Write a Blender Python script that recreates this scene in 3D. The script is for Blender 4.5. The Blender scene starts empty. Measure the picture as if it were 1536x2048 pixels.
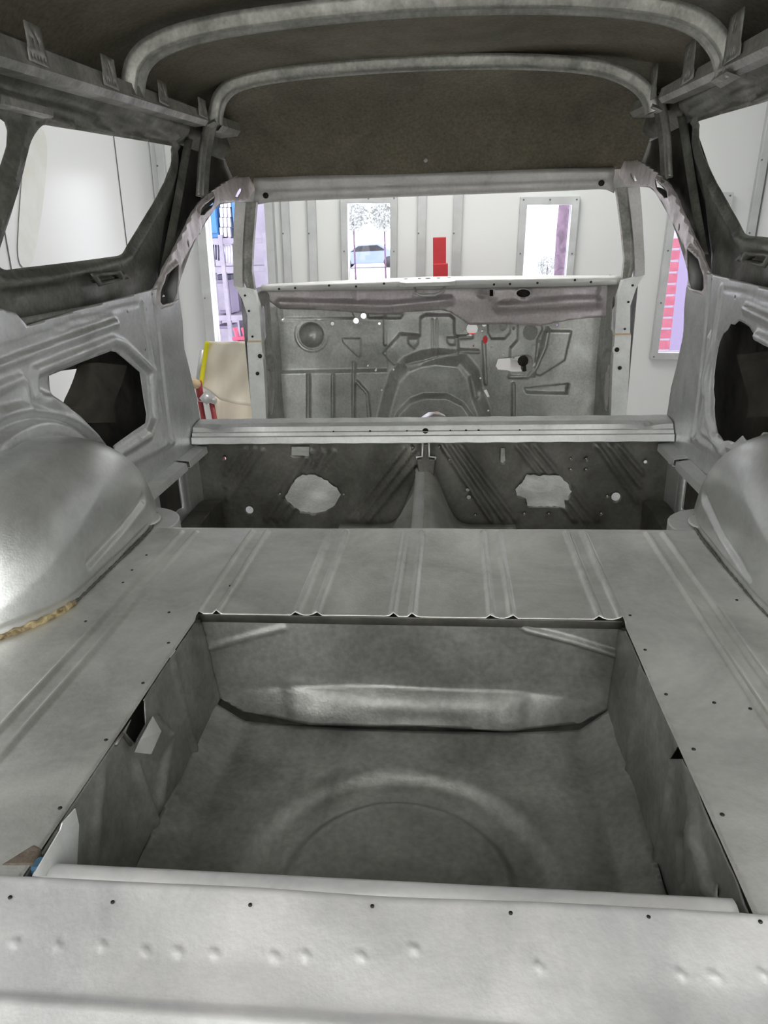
import bpy, bmesh, math, random
import numpy as np
from mathutils import Vector, Matrix
from mathutils.geometry import delaunay_2d_cdt
random.seed(3)
S = bpy.context.scene
COL = S.collection
# ------------------------------------------------------------------ camera
FPX = 1430.; VX, VY = 137., -549.; SL = .033
LX = (-FPX*FPX - VY*VY - SL*VX*VY)/(VX - SL*VY); LY = VY + SL*(VX - LX)
_n = lambda a: np.array(a, float)/np.linalg.norm(a)
_Y = _n([VX, -VY, -FPX]); _X = -_n([LX, -LY, -FPX]); _X = _n(_X - _Y*(_X@_Y)); _Z = np.cross(_X, _Y)
MC = np.array([_X, _Y, _Z]); CC = np.array([0.085, 0, .62])
def P(px, py, ax, v):
    """real point seen at a photo pixel, lying on the plane ax = v"""
    d = MC@np.array([(px-768)/FPX, -(py-1024)/FPX, -1.]); i = 'xyz'.index(ax)
    return CC + (v-CC[i])/d[i]*d
cam = bpy.data.objects.new('camera', bpy.data.cameras.new('camera')); COL.objects.link(cam)
cam.matrix_world = Matrix([[*MC[0], CC[0]], [*MC[1], CC[1]], [*MC[2], CC[2]], [0, 0, 0, 1]])
cam.data.sensor_fit = 'VERTICAL'; cam.data.sensor_height = 24; cam.data.lens = FPX/2048*24
cam.data.clip_start = .02; cam.data.clip_end = 200
S.camera = cam
# ------------------------------------------------------------------ world, light, exposure
S.view_settings.view_transform = 'Standard'; S.view_settings.look = 'None'
S.view_settings.gamma = 1; S.view_settings.use_curve_mapping = False
S.view_settings.exposure = 0.55
W = bpy.data.worlds.new('world'); S.world = W; W.use_nodes = True
W.node_tree.nodes['Background'].inputs[0].default_value = (.93, .93, 1, 1)
W.node_tree.nodes['Background'].inputs[1].default_value = 3.2
LAMP = 7.0         # strength of the booth's light fixtures

# ------------------------------------------------------------------ materials
def mat(name, col, rough=.5, metal=0., col2=None, nscale=6., bump=0., bscale=60., emit=0, stretch=None, fine=0., rvar=.12):
    m = bpy.data.materials.new(name); m.use_nodes = True
    nt = m.node_tree; N = nt.nodes; L = nt.links; b = N['Principled BSDF']
    b.inputs['Base Color'].default_value = (*col, 1); b.inputs['Roughness'].default_value = rough
    b.inputs['Metallic'].default_value = metal
    tc = N.new('ShaderNodeTexCoord'); mp = N.new('ShaderNodeMapping'); L.new(tc.outputs['Object'], mp.inputs[0])
    if stretch: mp.inputs['Scale'].default_value = stretch
    if col2:
        n1 = N.new('ShaderNodeTexNoise'); n1.inputs['Scale'].default_value = nscale; n1.inputs['Detail'].default_value = 8
        n1.inputs['Roughness'].default_value = .62; n1.inputs['Distortion'].default_value = .6
        L.new(mp.outputs[0], n1.inputs['Vector'])
        r = N.new('ShaderNodeValToRGB'); r.color_ramp.elements[0].position = .33; r.color_ramp.elements[1].position = .68
        r.color_ramp.elements[0].color = (*col, 1); r.color_ramp.elements[1].color = (*col2, 1)
        L.new(n1.outputs[0], r.inputs[0]); src = r.outputs[0]
        if fine:
            n3 = N.new('ShaderNodeTexNoise'); n3.inputs['Scale'].default_value = 90; n3.inputs['Detail'].default_value = 6
            L.new(mp.outputs[0], n3.inputs['Vector'])
            mx = N.new('ShaderNodeMix'); mx.data_type = 'RGBA'; mx.blend_type = 'OVERLAY'; mx.inputs[0].default_value = fine
            L.new(src, mx.inputs[6]); L.new(n3.outputs[0], mx.inputs[7]); src = mx.outputs[2]
        L.new(src, b.inputs['Base Color'])
        n2 = N.new('ShaderNodeTexNoise'); n2.inputs['Scale'].default_value = nscale*2.3; n2.inputs['Detail'].default_value = 7
        L.new(mp.outputs[0], n2.inputs['Vector'])
        mr = N.new('ShaderNodeMapRange'); mr.inputs[1].default_value = .3; mr.inputs[2].default_value = .7
        mr.inputs[3].default_value = max(rough-rvar, .31); mr.inputs[4].default_value = max(rough+rvar, .34)
        L.new(n2.outputs[0], mr.inputs[0]); L.new(mr.outputs[0], b.inputs['Roughness'])
    if bump:
        nb = N.new('ShaderNodeTexNoise'); nb.inputs['Scale'].default_value = bscale; nb.inputs['Detail'].default_value = 5
        L.new(mp.outputs[0], nb.inputs['Vector'])
        bp = N.new('ShaderNodeBump'); bp.inputs['Strength'].default_value = bump; bp.inputs['Distance'].default_value = .004
        L.new(nb.outputs[0], bp.inputs['Height']); L.new(bp.outputs[0], b.inputs['Normal'])
    if emit:
        b.inputs['Emission Color'].default_value = (*col, 1); b.inputs['Emission Strength'].default_value = emit
    return m
M = {}
M['floor'] = mat('sanded_steel_floor', (.56, .56, .535), .36, .72, (.92, .92, .885), 4, .12, 220, fine=.25, rvar=.05)
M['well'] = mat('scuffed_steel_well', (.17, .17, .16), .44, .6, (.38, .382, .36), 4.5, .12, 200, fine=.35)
M['sill'] = mat('bright_steel_sill', (.60, .605, .61), .42, .45, (.92, .905, .91), 4.5, .10, 160, fine=.2)
M['arch'] = mat('brushed_steel_arch', (.58, .59, .58), .30, .7, (.86, .87, .86), 3.5, .08, 260, fine=.2, rvar=.06)
M['side'] = mat('grey_steel_side', (.60, .61, .605), .38, .68, (.82, .83, .83), 6, .15, 120, fine=.35)
M['beam'] = mat('bright_steel_beam', (.66, .665, .66), .36, .6, (.86, .865, .86), 7, .15, 120, fine=.35)
M['shadeside'] = mat('shaded_side_steel', (.11, .11, .096), .5, .5, (.31, .31, .28), 6, .2, 110, fine=.4)  # side steel darkened in its colour for shade on the upper sides
M['roof'] = mat('olive_brown_roof', (.125, .112, .078), .55, .2, (.225, .20, .15), 3, .15, 90, fine=.6)
M['rail'] = mat('dirty_grey_steel', (.27, .27, .245), .45, .55, (.56, .555, .52), 8, .2, 130, fine=.4)
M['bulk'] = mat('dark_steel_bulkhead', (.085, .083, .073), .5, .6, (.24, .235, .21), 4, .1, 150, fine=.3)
M['pillar'] = mat('light_grey_steel', (.62, .63, .62), .5, .3, (.76, .77, .76), 7, .1, 140, fine=.2)
M['hoop'] = mat('pinkish_scuffed_steel', (.56, .52, .51), .42, .5, (.90, .83, .83), 9, .3, 120, fine=.5)
M['header'] = mat('mid_grey_steel_header', (.60, .585, .57), .5, .3, (.76, .745, .73), 7, .15, 120, fine=.3)
M['fire'] = mat('grey_steel_firewall', (.42, .425, .405), .37, .75, (.64, .645, .62), 6, .12, 130, fine=.35)
M['cowl'] = mat('mauve_grey_steel', (.44, .405, .405), .45, .5, (.60, .545, .565), 6, .12, 130, fine=.3)
M['dashtop'] = mat('pale_steel_lip', (.60, .60, .58), .5, .35, (.70, .70, .68), 9, .05, 130)
M['cavity'] = mat('dark_brown_cavity', (.018, .017, .014), .8, .1, (.07, .065, .05), 7, .3, 60)  # near-black brown carries the cavity shade; also colours the bay bracket
M['sealer'] = mat('tan_seam_sealer', (.10, .065, .03), .8, 0, (.62, .5, .28), 60, .9, 200)
M['rust'] = mat('blue_and_rust_paint', (.07, .055, .04), .7, 0, (.17, .135, .11), 40, .4, 120)
M['bluepaint'] = mat('old_blue_paint', (.03, .10, .18), .5, 0, (.06, .14, .2), 40, .3, 120)
M['booth'] = mat('white_booth_panel', (.73, .74, .73), .28)
M['trim'] = mat('galvanised_trim', (.50, .51, .51), .42, .5, (.60, .61, .61), 5)
M['boothfloor'] = mat('pale_concrete_floor', (.52, .51, .49), .6, 0, (.62, .61, .59), 3)
M['stain'] = mat('yellowed_overspray', (.63, .635, .58), .28, 0, (.71, .715, .69), 6)
M['lamp'] = mat('lit_diffuser', (1, 1, .985), .5, 0, emit=LAMP)
M['lampbox'] = mat('white_lamp_housing', (.75, .77, .77), .5)
M['dark'] = mat('hole_and_glass_black', (.015, .015, .015), .6)  # black stands in for shade inside small holes; also dark car glass
M['screw'] = mat('dull_screw', (.18, .18, .18), .5, .6)
M['paper'] = mat('cream_masking_paper', (.86, .79, .66), .85, 0, (.90, .83, .70), 5, .15, 12)
M['tape'] = mat('yellow_tape', (.93, .86, .02), .6)
M['red'] = mat('red_painted_steel', (.50, .022, .03), .4, 0, (.58, .04, .05), 6)
M['darkred'] = mat('dark_red_stand', (.26, .025, .03), .45, 0, (.36, .04, .05), 12)
M['tan'] = mat('tan_pad', (.62, .47, .30), .8)
M['ground'] = mat('pale_yard_concrete', (.62, .62, .62), .8, 0, (.7, .7, .7), 1)
M['blue'] = mat('blue_cabinet_paint', (.03, .14, .36), .4)
M['whitebox'] = mat('white_cardboard', (.82, .80, .84), .7)
M['shelf'] = mat('grey_shelf_steel', (.19, .17, .22), .5, .1, (.26, .24, .30), 8)
M['wksh'] = mat('lilac_workshop_wall', (.22, .20, .26), .7, 0, (.30, .275, .34), 3)
M['tooldark'] = mat('dark_tool_steel', (.06, .06, .09), .4, .6)
M['silver'] = mat('silver_tool', (.78, .78, .82), .3, .5)
M['purplebox'] = mat('mauve_plastic', (.20, .17, .26), .6)
M['pink'] = mat('pink_red_step', (.36, .05, .11), .5)
M['brick'] = mat('red_brick_face', (.26, .05, .08), .8, 0, (.34, .09, .12), 20)
M['mortar'] = mat('pale_mortar', (.42, .36, .42), .8)
M['bark'] = mat('mauve_brown_bark', (.06, .035, .055), .9, 0, (.19, .12, .17), 12, .8, 30)
M['leaf'] = mat('dusty_leaf', (.26, .30, .24), .8, 0, (.50, .52, .5), 10)
M['carblue'] = mat('faded_blue_car_paint', (.20, .26, .48), .3)
M['tyre'] = mat('tyre_black', (.03, .03, .03), .8)
def glass_mat():
    m = bpy.data.materials.new('clear_pane'); m.use_nodes = True; nt = m.node_tree; N = nt.nodes; L = nt.links
    N.remove(N['Principled BSDF']); t = N.new('ShaderNodeBsdfTransparent'); g = N.new('ShaderNodeBsdfGlossy'); g.inputs['Roughness'].default_value = .03
    t.inputs[0].default_value = (.96, .95, 1, 1)
    mx = N.new('ShaderNodeMixShader'); mx.inputs[0].default_value = .06
    L.new(t.outputs[0], mx.inputs[1]); L.new(g.outputs[0], mx.inputs[2]); L.new(mx.outputs[0], N['Material Output'].inputs[0]); return m
M['glass'] = glass_mat()

# ------------------------------------------------------------------ helpers
def empty(name, loc=(0, 0, 0), label=None, cat=None, group=None, kind=None):
    o = bpy.data.objects.new(name, None); COL.objects.link(o); o.location = loc
    return tag(o, label, cat, group, kind)
def tag(o, label=None, cat=None, group=None, kind=None):
    for k, v in (('label', label), ('category', cat), ('group', group), ('kind', kind)):
        if v: o[k] = v
    return o
def mesh_obj(name, verts, faces, m, parent=None, label=None, smooth=False, thick=0, bev=0, off=0):
    me = bpy.data.meshes.new(name); me.from_pydata([tuple(map(float, v)) for v in verts], [], [tuple(map(int, f)) for f in faces]); me.update()
    bm = bmesh.new(); bm.from_mesh(me); bmesh.ops.recalc_face_normals(bm, faces=bm.faces[:]); bm.to_mesh(me); bm.free()
    me.materials.append(M[m] if isinstance(m, str) else m)
    o = bpy.data.objects.new(name, me); COL.objects.link(o)
    if parent:
        o.parent = parent
        off_ = Vector((0, 0, 0)); q = parent
        while q: off_ += q.location; q = q.parent
        if off_.length: me.transform(Matrix.Translation(-off_))
    if smooth: me.polygons.foreach_set('use_smooth', [True]*len(me.polygons))
    if thick:
        md = o.modifiers.new('thickness', 'SOLIDIFY'); md.thickness = thick; md.offset = off
    if bev:
        md = o.modifiers.new('edge', 'BEVEL'); md.width = bev; md.segments = 2; md.limit_method = 'ANGLE'
    if label: o['label'] = label
    return o
def seg_d(Q, A, B):
    A = np.array(A, float); B = np.array(B, float); d = B-A; t = np.clip(((Q-A)@d)/max(d@d, 1e-12), 0, 1)
    return np.linalg.norm(Q-(A+t[:, None]*d), axis=1)
def line_d(Q, pts, closed=False):
    r = np.full(len(Q), 1e9); n = len(pts)
    for i in range(n if closed else n-1): r = np.minimum(r, seg_d(Q, pts[i], pts[(i+1) % n]))
    return r
def inside(Q, poly):
    r = np.zeros(len(Q), bool); n = len(poly)
    for i in range(n):
        x1, y1 = poly[i]; x2, y2 = poly[(i+1) % n]
        if y1 == y2: continue
        c = ((y1 > Q[:, 1]) != (y2 > Q[:, 1])) & (Q[:, 0] < (x2-x1)*(Q[:, 1]-y1)/(y2-y1)+x1)
        r ^= c
    return r
def bead(Q, pts, w, h, closed=False):
    return h*.5*(1+np.cos(np.pi*np.clip(line_d(Q, pts, closed)/w, 0, 1)))
def plateau(Q, poly, h, bl):
    d = line_d(Q, poly, True); d = np.where(inside(Q, poly), d, -d)
    t = np.clip(d/bl*.5+.5, 0, 1); return h*t*t*(3-2*t)
def bump(Q, c, r, h):
    return h*.5*(1+np.cos(np.pi*np.clip(np.hypot(*(Q-np.array(c)).T)/r, 0, 1)))
def wob(Q, seed=1, amp=.001, s=7.):
    amp = amp*1.25
    """slight unevenness of hand-beaten sheet metal"""
    rs = np.random.RandomState(seed); r = 0
    for k in range(9):
        v = rs.randn(2)*s*(1+.35*k); r = r+np.sin(Q@v+rs.rand()*6.28)/(1+.5*k)
    return amp*r*.5
def resample(poly, s):
    out = []; n = len(poly)
    for i in range(n):
        a = np.array(poly[i], float); b = np.array(poly[(i+1) % n], float); k = max(1, int(math.ceil(np.linalg.norm(b-a)/s)))
        for j in range(k): out.append(a+(b-a)*j/k)
    return out
def smoothpoly(poly, it=2):
    p = [np.array(q, float) for q in poly]
    for _ in range(it):
        q = []
        for i in range(len(p)):
            a, b = p[i], p[(i+1) % len(p)]; q += [a*.75+b*.25, a*.25+b*.75]
        p = q
    return p
def circ(c, r, n=14, ry=None):
    ry = ry or r; return [(c[0]+r*math.cos(2*math.pi*i/n), c[1]+ry*math.sin(2*math.pi*i/n)) for i in range(n)]
def jag(poly, a, seed=1, s=.012):
    rs = np.random.RandomState(seed); return [p+rs.randn(2)*a for p in resample(poly, s)]
def panel(name, mp, outer, holes, step, m, parent, hf=None, thick=.0015, label=None, es=None):
    sx, sy = step if isinstance(step, tuple) else (step, step); es = es or max(sx, sy)
    V = []; E = []
    for lp in [outer]+list(holes):
        r = resample(lp, es); k = len(V); V += r; E += [(k+i, k+(i+1) % len(r)) for i in range(len(r))]
    o = np.array(outer); lo = o.min(0); hi = o.max(0)
    gx = np.arange(lo[0]+sx*.5, hi[0], sx); gy = np.arange(lo[1]+sy*.5, hi[1], sy)
    G = np.array([(x, y) for x in gx for y in gy])
    k = inside(G, outer)
    for h in holes: k &= ~inside(G, h)
    G = G[k]; lim = min(sx, sy)*.45
    dd = line_d(G, outer, True)
    for h in holes: dd = np.minimum(dd, line_d(G, h, True))
    G = G[dd > lim]
    Vv = [Vector(v) for v in V]+[Vector(g) for g in G]
    vs, _, fs, *_r = delaunay_2d_cdt(Vv, E, [], 0, 1e-7)
    Q = np.array([tuple(v) for v in vs]); F = np.array([tuple(f)[:3] for f in fs])
    cen = Q[F].mean(1); k = inside(cen, outer)
    for h in holes: k &= ~inside(cen, h)
    F = F[k]
    H = hf(Q) if hf else np.zeros(len(Q))
    used = np.unique(F); idx = -np.ones(len(Q), int); idx[used] = np.arange(len(used))
    return mesh_obj(name, [mp(a, b, h) for (a, b), h in zip(Q[used], H[used])], idx[F], m, parent, label, smooth=True, thick=thick)
def box(name, c, s, m, parent=None, bev=.002, label=None, rot=None):
    bm = bmesh.new(); bmesh.ops.create_cube(bm, size=1)
    bmesh.ops.scale(bm, vec=s, verts=bm.verts)
    if rot: bmesh.ops.rotate(bm, verts=bm.verts, cent=(0, 0, 0), matrix=Matrix.Rotation(rot[0], 3, rot[1]))
    bmesh.ops.translate(bm, verts=bm.verts, vec=c)
    v = [tuple(x.co) for x in bm.verts]; bm.verts.index_update(); f = [[x.index for x in q.verts] for q in bm.faces]; bm.free()
    return mesh_obj(name, v, f, m, parent, label, bev=bev)
def tube_data(pts, r, n=10):
    V = []; F = []; pts = [Vector(p) for p in pts]
    for i, p in enumerate(pts):
        t = (pts[min(i+1, len(pts)-1)]-pts[max(i-1, 0)]).normalized(); u = t.orthogonal().normalized() if i == 0 else (u-t*u.dot(t)).normalized(); w = t.cross(u)
        rr = r[i] if isinstance(r, (list, tuple)) else r
        for k in range(n):
            a = 2*math.pi*k/n; V.append(p+u*math.cos(a)*rr+w*math.sin(a)*rr)
    for i in range(len(pts)-1):
        for k in range(n): F.append((i*n+k, i*n+(k+1) % n, (i+1)*n+(k+1) % n, (i+1)*n+k))
    F.append(tuple(range(n))[::-1]); F.append(tuple((len(pts)-1)*n+k for k in range(n)))
    return V, F
def tube(name, pts, r, m, parent=None, label=None, n=10):
    V, F = tube_data(pts, r, n); return mesh_obj(name, V, F, m, parent, label, smooth=True)
def sweep(name, path, B, prof, m, parent, label=None, thick=0, closed=True, smooth=True):
    """profile (n, b) carried along path; b along B, n = B x tangent"""
    B = Vector(B).normalized(); P_ = [Vector(p) for p in path]; V = []; F = []; k = len(prof)
    for i, p in enumerate(P_):
        t = (P_[min(i+1, len(P_)-1)]-P_[max(i-1, 0)]).normalized(); nn = B.cross(t).normalized()
        for a, b in prof: V.append(p+nn*a+B*b)
    for i in range(len(P_)-1):
        for j in range(k if closed else k-1): F.append((i*k+j, i*k+(j+1) % k, (i+1)*k+(j+1) % k, (i+1)*k+j))
    if closed: F.append(tuple(range(k))); F.append(tuple((len(P_)-1)*k+j for j in range(k)))
    return mesh_obj(name, V, F, m, parent, label, smooth=smooth, thick=thick)
def prism(name, pts2, mp, h0, h1, m, parent, label=None, bev=.001):
    n = len(pts2); V = [mp(a, b, h0) for a, b in pts2]+[mp(a, b, h1) for a, b in pts2]
    F = [tuple(range(n)), tuple(range(n, 2*n))]+[(i, (i+1) % n, n+(i+1) % n, n+i) for i in range(n)]
    return mesh_obj(name, V, F, m, parent, label, bev=bev)
def densify(pts, s=.02, smooth=2):
    p = [np.array(q, float) for q in pts]
    for _ in range(smooth):
        q = [p[0]]
        for a, b in zip(p[:-1], p[1:]): q += [a*.75+b*.25, a*.25+b*.75]
        p = q+[p[-1]]
    out = [p[0]]
    for a, b in zip(p[:-1], p[1:]):
        k = max(1, int(np.linalg.norm(b-a)/s))
        for j in range(1, k+1): out.append(a+(b-a)*j/k)
    return out
def strip(name, rows, m, parent, label=None, thick=.0015, smooth=True):
    """surface through rows of equally many 3D points"""
    k = len(rows[0]); V = [p for r in rows for p in r]
    F = [(i*k+j, i*k+j+1, (i+1)*k+j+1, (i+1)*k+j) for i in range(len(rows)-1) for j in range(k-1)]
    return mesh_obj(name, V, F, m, parent, label, smooth=smooth, thick=thick)
# ================================================================== THE SPRAY BOOTH (setting)
TL = .030   # the body sits slightly leaning on its supports, so the booth reads tilted from it
def rt(x, y, z): return (x+TL*(z-.62), y, z-TL*x)
def front(a, b, h): return rt(a, 5.5-h, b)
def pf(px, py, Y=5.5):
    p = P(px, py, 'y', Y); return (p[0]-TL*(p[2]-.62), p[2]+TL*p[0])
XL, XR, YF, YB, ZF, ZC = -2.08, 2.16, 5.5, -3.2, -.92, 2.25
WIN = [(-.715, .90), (.545, .885), (1.56, .905)]
WW, WH = .405, 1.12     # clear frame size outer
wins = []
for cx, top in WIN:
    x0, x1 = cx, cx+WW; wins.append((x0, x1, top-WH, top))
rect = lambda x0, x1, z0, z1: [(x0, z0), (x1, z0), (x1, z1), (x0, z1)]
DOOR = (-1.70, -1.26, ZF+.002, 1.05)
fr = .05
def struct(name, mp, outer, holes, step, m, thick=.05):
    o = panel(name, mp, outer, holes, step, m, None, thick=thick); o['kind'] = 'structure'; return o
def flatwall(name, mp, outer, holes, m, d):
    o = struct(name, mp, outer, holes, 1.2, m, thick=d)
    o.modifiers[0].offset = 0
    for p in o.data.polygons: p.use_smooth = False
    return o
flatwall('wall_front', lambda a, b, h: rt(a, 5.53-h, b), rect(XL, XR, ZF, ZC), [rect(x0+fr, x1-fr, z0+fr, z1-fr) for x0, x1, z0, z1 in wins]+[rect(*DOOR)], 'booth', .05)
flatwall('wall_left', lambda a, b, h: rt(XL-.03+h, a, b), rect(YB, YF+.05, ZF, ZC), [], 'booth', .05)
flatwall('wall_right', lambda a, b, h: rt(XR+.03-h, a, b), rect(YB, YF+.05, ZF, ZC), [], 'booth', .05)
flatwall('wall_back', lambda a, b, h: rt(a, YB-.03-h, b), rect(XL, XR, ZF, ZC), [], 'booth', .05)
flatwall('floor', lambda a, b, h: rt(a, b, ZF-.03+h), rect(XL-.1, XR+.1, YB-.1, YF+.1), [], 'boothfloor', .05)
flatwall('ceiling', lambda a, b, h: rt(a, b, ZC+.03+h), rect(XL-.1, XR+.1, YB-.1, YF+.1), [], 'booth', .05)
def rbox(name, x0, x1, y0, y1, z0, z1, m, parent=None, bev=.003, label=None):
    V = [rt(x, y, z) for x in (x0, x1) for y in (y0, y1) for z in (z0, z1)]
    return mesh_obj(name, V, [(0, 1, 3, 2), (4, 6, 7, 5), (0, 4, 5, 1), (2, 3, 7, 6), (0, 2, 6, 4), (1, 5, 7, 3)], m, parent, label, bev=bev)
def screws(parent, pts, y=5.448):
    V = []; F = []
    for x, z in pts:
        v, f = tube_data([rt(x, y, z), rt(x, y-.004, z)], .006, 8); k = len(V); V += v; F += [tuple(i+k for i in q) for q in f]
    mesh_obj('screw_heads', V, F, 'screw', parent, 'small dark screw heads along the frame')
for i, (x0, x1, z0, z1) in enumerate(wins):
    w = empty('window_%d' % (i+1), rt((x0+x1)/2, 5.5, z0), kind='structure')
    V = []; F = []
    o = [(x0, z0), (x1, z0), (x1, z1), (x0, z1)]; n_ = [(x0+fr, z0+fr), (x1-fr, z0+fr), (x1-fr, z1-fr), (x0+fr, z1-fr)]
    for a, b in o+n_: V.append(rt(a, 5.46, b))
    for a, b in o+n_: V.append(rt(a, 5.50, b))
    for a, b in n_: V.append(rt(a, 5.57, b))
    for k in range(4):
        j = (k+1) % 4; F += [(k, j, 4+j, 4+k), (8+k, 8+j, j, k), (4+k, 4+j, 16+j, 16+k)]
    mesh_obj('frame', V, F, 'trim', w, bev=.003)
    rbox('pane', x0+fr, x1-fr, 5.53, 5.534, z0+fr, z1-fr, 'glass', w, bev=0)
    screws(w, [(x0+.022, z) for z in (z0+.02, z0+.4, z0+.75, z1-.02)]+[(x1-.022, z) for z in (z0+.02, z0+.4, z0+.75, z1-.02)]+[((x0+x1)/2, z1-.02)], 5.458)
# vertical cover strips on the booth panels
k = 0
for x0, x1, d in ((-1.145, -1.09, .03), (-.955, -.895, .03), (-.165, -.105, .035), (.085, .15, .035), (-2.03, -1.97, .03), (2.10, 2.15, .04)):
    k += 1; o = rbox('trim_%d' % k, x0, x1, 5.50-d, 5.505, ZF, ZC, 'trim'); o['kind'] = 'structure'
    screws(o, [(x0+.008, z) for z in (-.3, .2, .65, 1.1)], 5.497-d+.0)
for yy in (4.93, 3.55, 2.35, .9):
    for sx, X in ((-1, XL), (1, XR)):
        k += 1; o = rbox('trim_%d' % k, X-.004 if sx < 0 else X-.001, X+.001 if sx < 0 else X+.004, yy, yy+.004, ZF, ZC, 'screw', bev=0); o['kind'] = 'structure'
k += 1; o = rbox('trim_%d' % k, XR-.03, XR, 4.62, 4.70, ZF, ZC, 'trim'); o['kind'] = 'structure'
d1 = empty('door_1', rt(-1.48, 5.5, ZF), kind='structure')
rbox('jamb', DOOR[0]-.07, DOOR[0]+.0, 5.44, 5.58, ZF, DOOR[3]+.07, 'trim', d1); rbox('jamb', DOOR[1], DOOR[1]+.06, 5.44, 5.58, ZF, DOOR[3]+.07, 'trim', d1)
rbox('head', DOOR[0], DOOR[1], 5.44, 5.58, DOOR[3], DOOR[3]+.07, 'trim', d1)
screws(d1, [(DOOR[0]-.05, z) for z in (-.3, .2, .65)], 5.438)
# overspray stain on the left wall
def leftw(a, b, h): return rt(XL+.001+h, a, b)
st = smoothpoly([tuple(P(x, y, 'x', XL)[1:]) for x, y in ((72, 275), (95, 300), (92, 400), (80, 500), (70, 560), (40, 560), (42, 450), (48, 340), (58, 290))], 2)
o = prism('dust_stain', st, leftw, 0, .0015, 'stain', None, bev=0); tag(o, 'faint yellowish overspray stain on the white booth wall behind the left side window', 'stain')
# light fixtures
lights = [(-1.55, -1.9, 1), (1.55, -1.9, 1), (-1.55, 1.0, 2), (1.55, 1.0, 2), (-1.55, 3.9, 3), (1.55, 3.9, 3), (0, -2.2, 4), (0, 4.0, 5)]
lights = [('left', 'rear'), ('right', 'rear'), ('left', 'middle'), ('right', 'middle'), ('centre', 'rear'), ('centre', 'front')]
lx = {'left': -1.5, 'right': 1.5, 'centre': 0}; ly = {'rear': -1.7, 'middle': 1.2, 'front': 4.1}
for a, b in lights:
    x, y = lx[a], ly[b]
    f_ = empty('ceiling_light', rt(x, y, ZC-.07), 'white long booth lamp on the ceiling, %s row, %s of the booth' % (a, b), 'ceiling light', 'booth ceiling lamps')
    w_ = {'rear': .24, 'middle': .04, 'front': .60 if a == 'centre' else .10}[b]
    rbox('housing', x-max(.38, w_+.03), x+max(.38, w_+.03), y-.68, y+.68, ZC-.06, ZC-.001, 'lampbox', f_, .006)
    rbox('diffuser', x-w_, x+w_, y-.65, y+.65, ZC-.075, ZC-.06, 'lamp', f_, 0)

for sx, sd in ((-1, 'left'), (1, 'right')):  # added fill lamps out of view, brightening the pillars and firewall
    X = XL if sx < 0 else XR
    f_ = empty('added_wall_light', rt(X-sx*.05, -2.1, .55), 'tall white booth lamp upright on the %s wall near the back' % sd, 'wall light', 'upright booth wall lamps')
    rbox('housing', min(X, X-sx*.07), max(X, X-sx*.07), -2.5, -1.7, -.15, 1.75, 'lampbox', f_, .006)
    a_, b_ = X-sx*.072, X-sx*.085
    rbox('diffuser', min(a_, b_), max(a_, b_), -2.44, -1.76, -.08, 1.68, 'lamp', f_, 0)
# ================================================================== THE CAR BODY
car = empty('car_body_shell', (0, 0, -.32), 'stripped bare steel estate car body shell, no glass or seats, seen through its open tailgate', 'car body')
A = lambda ax, v, pts, c: [tuple(P(x, y, ax, v)[c]) for x, y in pts]
YZ = [1, 2]; XZ = [0, 2]; XY = [0, 1]
XQ = .78      # quarter panel inner face
XW = .84      # upper side panel
# ---- load floor
WL, WR, WF, WRr = -.368, .376, 1.105, .533
FF = 1.512
floor_outer = [(-.82, .524), (WL, .524), (WL, WF), (WR, WF), (WR, .524), (.82, .524), (.82, FF-.02), (.76, FF), (-.76, FF), (-.82, FF-.02)]
pairs = [.527, .356, .172, 0, -.172, -.354, -.522]
def fl_h(Q):
    h = wob(Q, 2, .0012, 6)
    for c in pairs:
        y0 = .3 if abs(c) > .5 else (1.09 if abs(c) < .5 else .3)
        y1 = 1.49
        for s in (-.0175, .0175):
            hh = .0085 if c >= 0 or abs(c) < .5 else .0062
            h = h+bead(Q, [(c+s, y0), (c+s, y1)], .0085, hh)
    return h
fh = [P(x, y, 'z', 0)[:2] for x, y in ((293, 1110), (264, 1141), (246, 1166), (171, 1242), (338, 1225), (337, 1287), (286, 1367), (212, 1480), (120, 1616), (20, 1762), (1290, 1302), (1332, 1389), (1387, 1500), (1444, 1632), (1473, 1203), (1428, 1407), (1500, 1420), (461, 1176), (1260, 1233))]
floor = panel('floor_panel', lambda a, b, h: (a, b, h), floor_outer, [], (.0032, .011), 'floor', car, fl_h, es=.008)
for p in fh:
    z = float(fl_h(np.array([p]))[0]); tube('pin_hole', [(p[0], p[1], z+.0004), (p[0], p[1], z+.0016)], .0026, 'dark', floor, n=10)  # black discs laid on the floor for the shade of pierced holes
strip('front_flange', [[(x, FF, .0), (x, FF+.006, -.004), (x, FF+.008, -.03)] for x in np.linspace(-.76, .76, 30)], 'floor', floor)
strip('well_edge_flange', [[(x, WF, -.001), (x, WF+.002, -.004), (x, WF+.003, -.018)] for x in np.linspace(WL, WR, 40)], 'bulk', floor, 'thin dark folded edge above the spare wheel well')
# crossmember under floor, just ahead of the well
box('floor_crossmember', (0, WF+.035, -.045), (.80, .05, .05), 'bulk', car)
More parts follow.
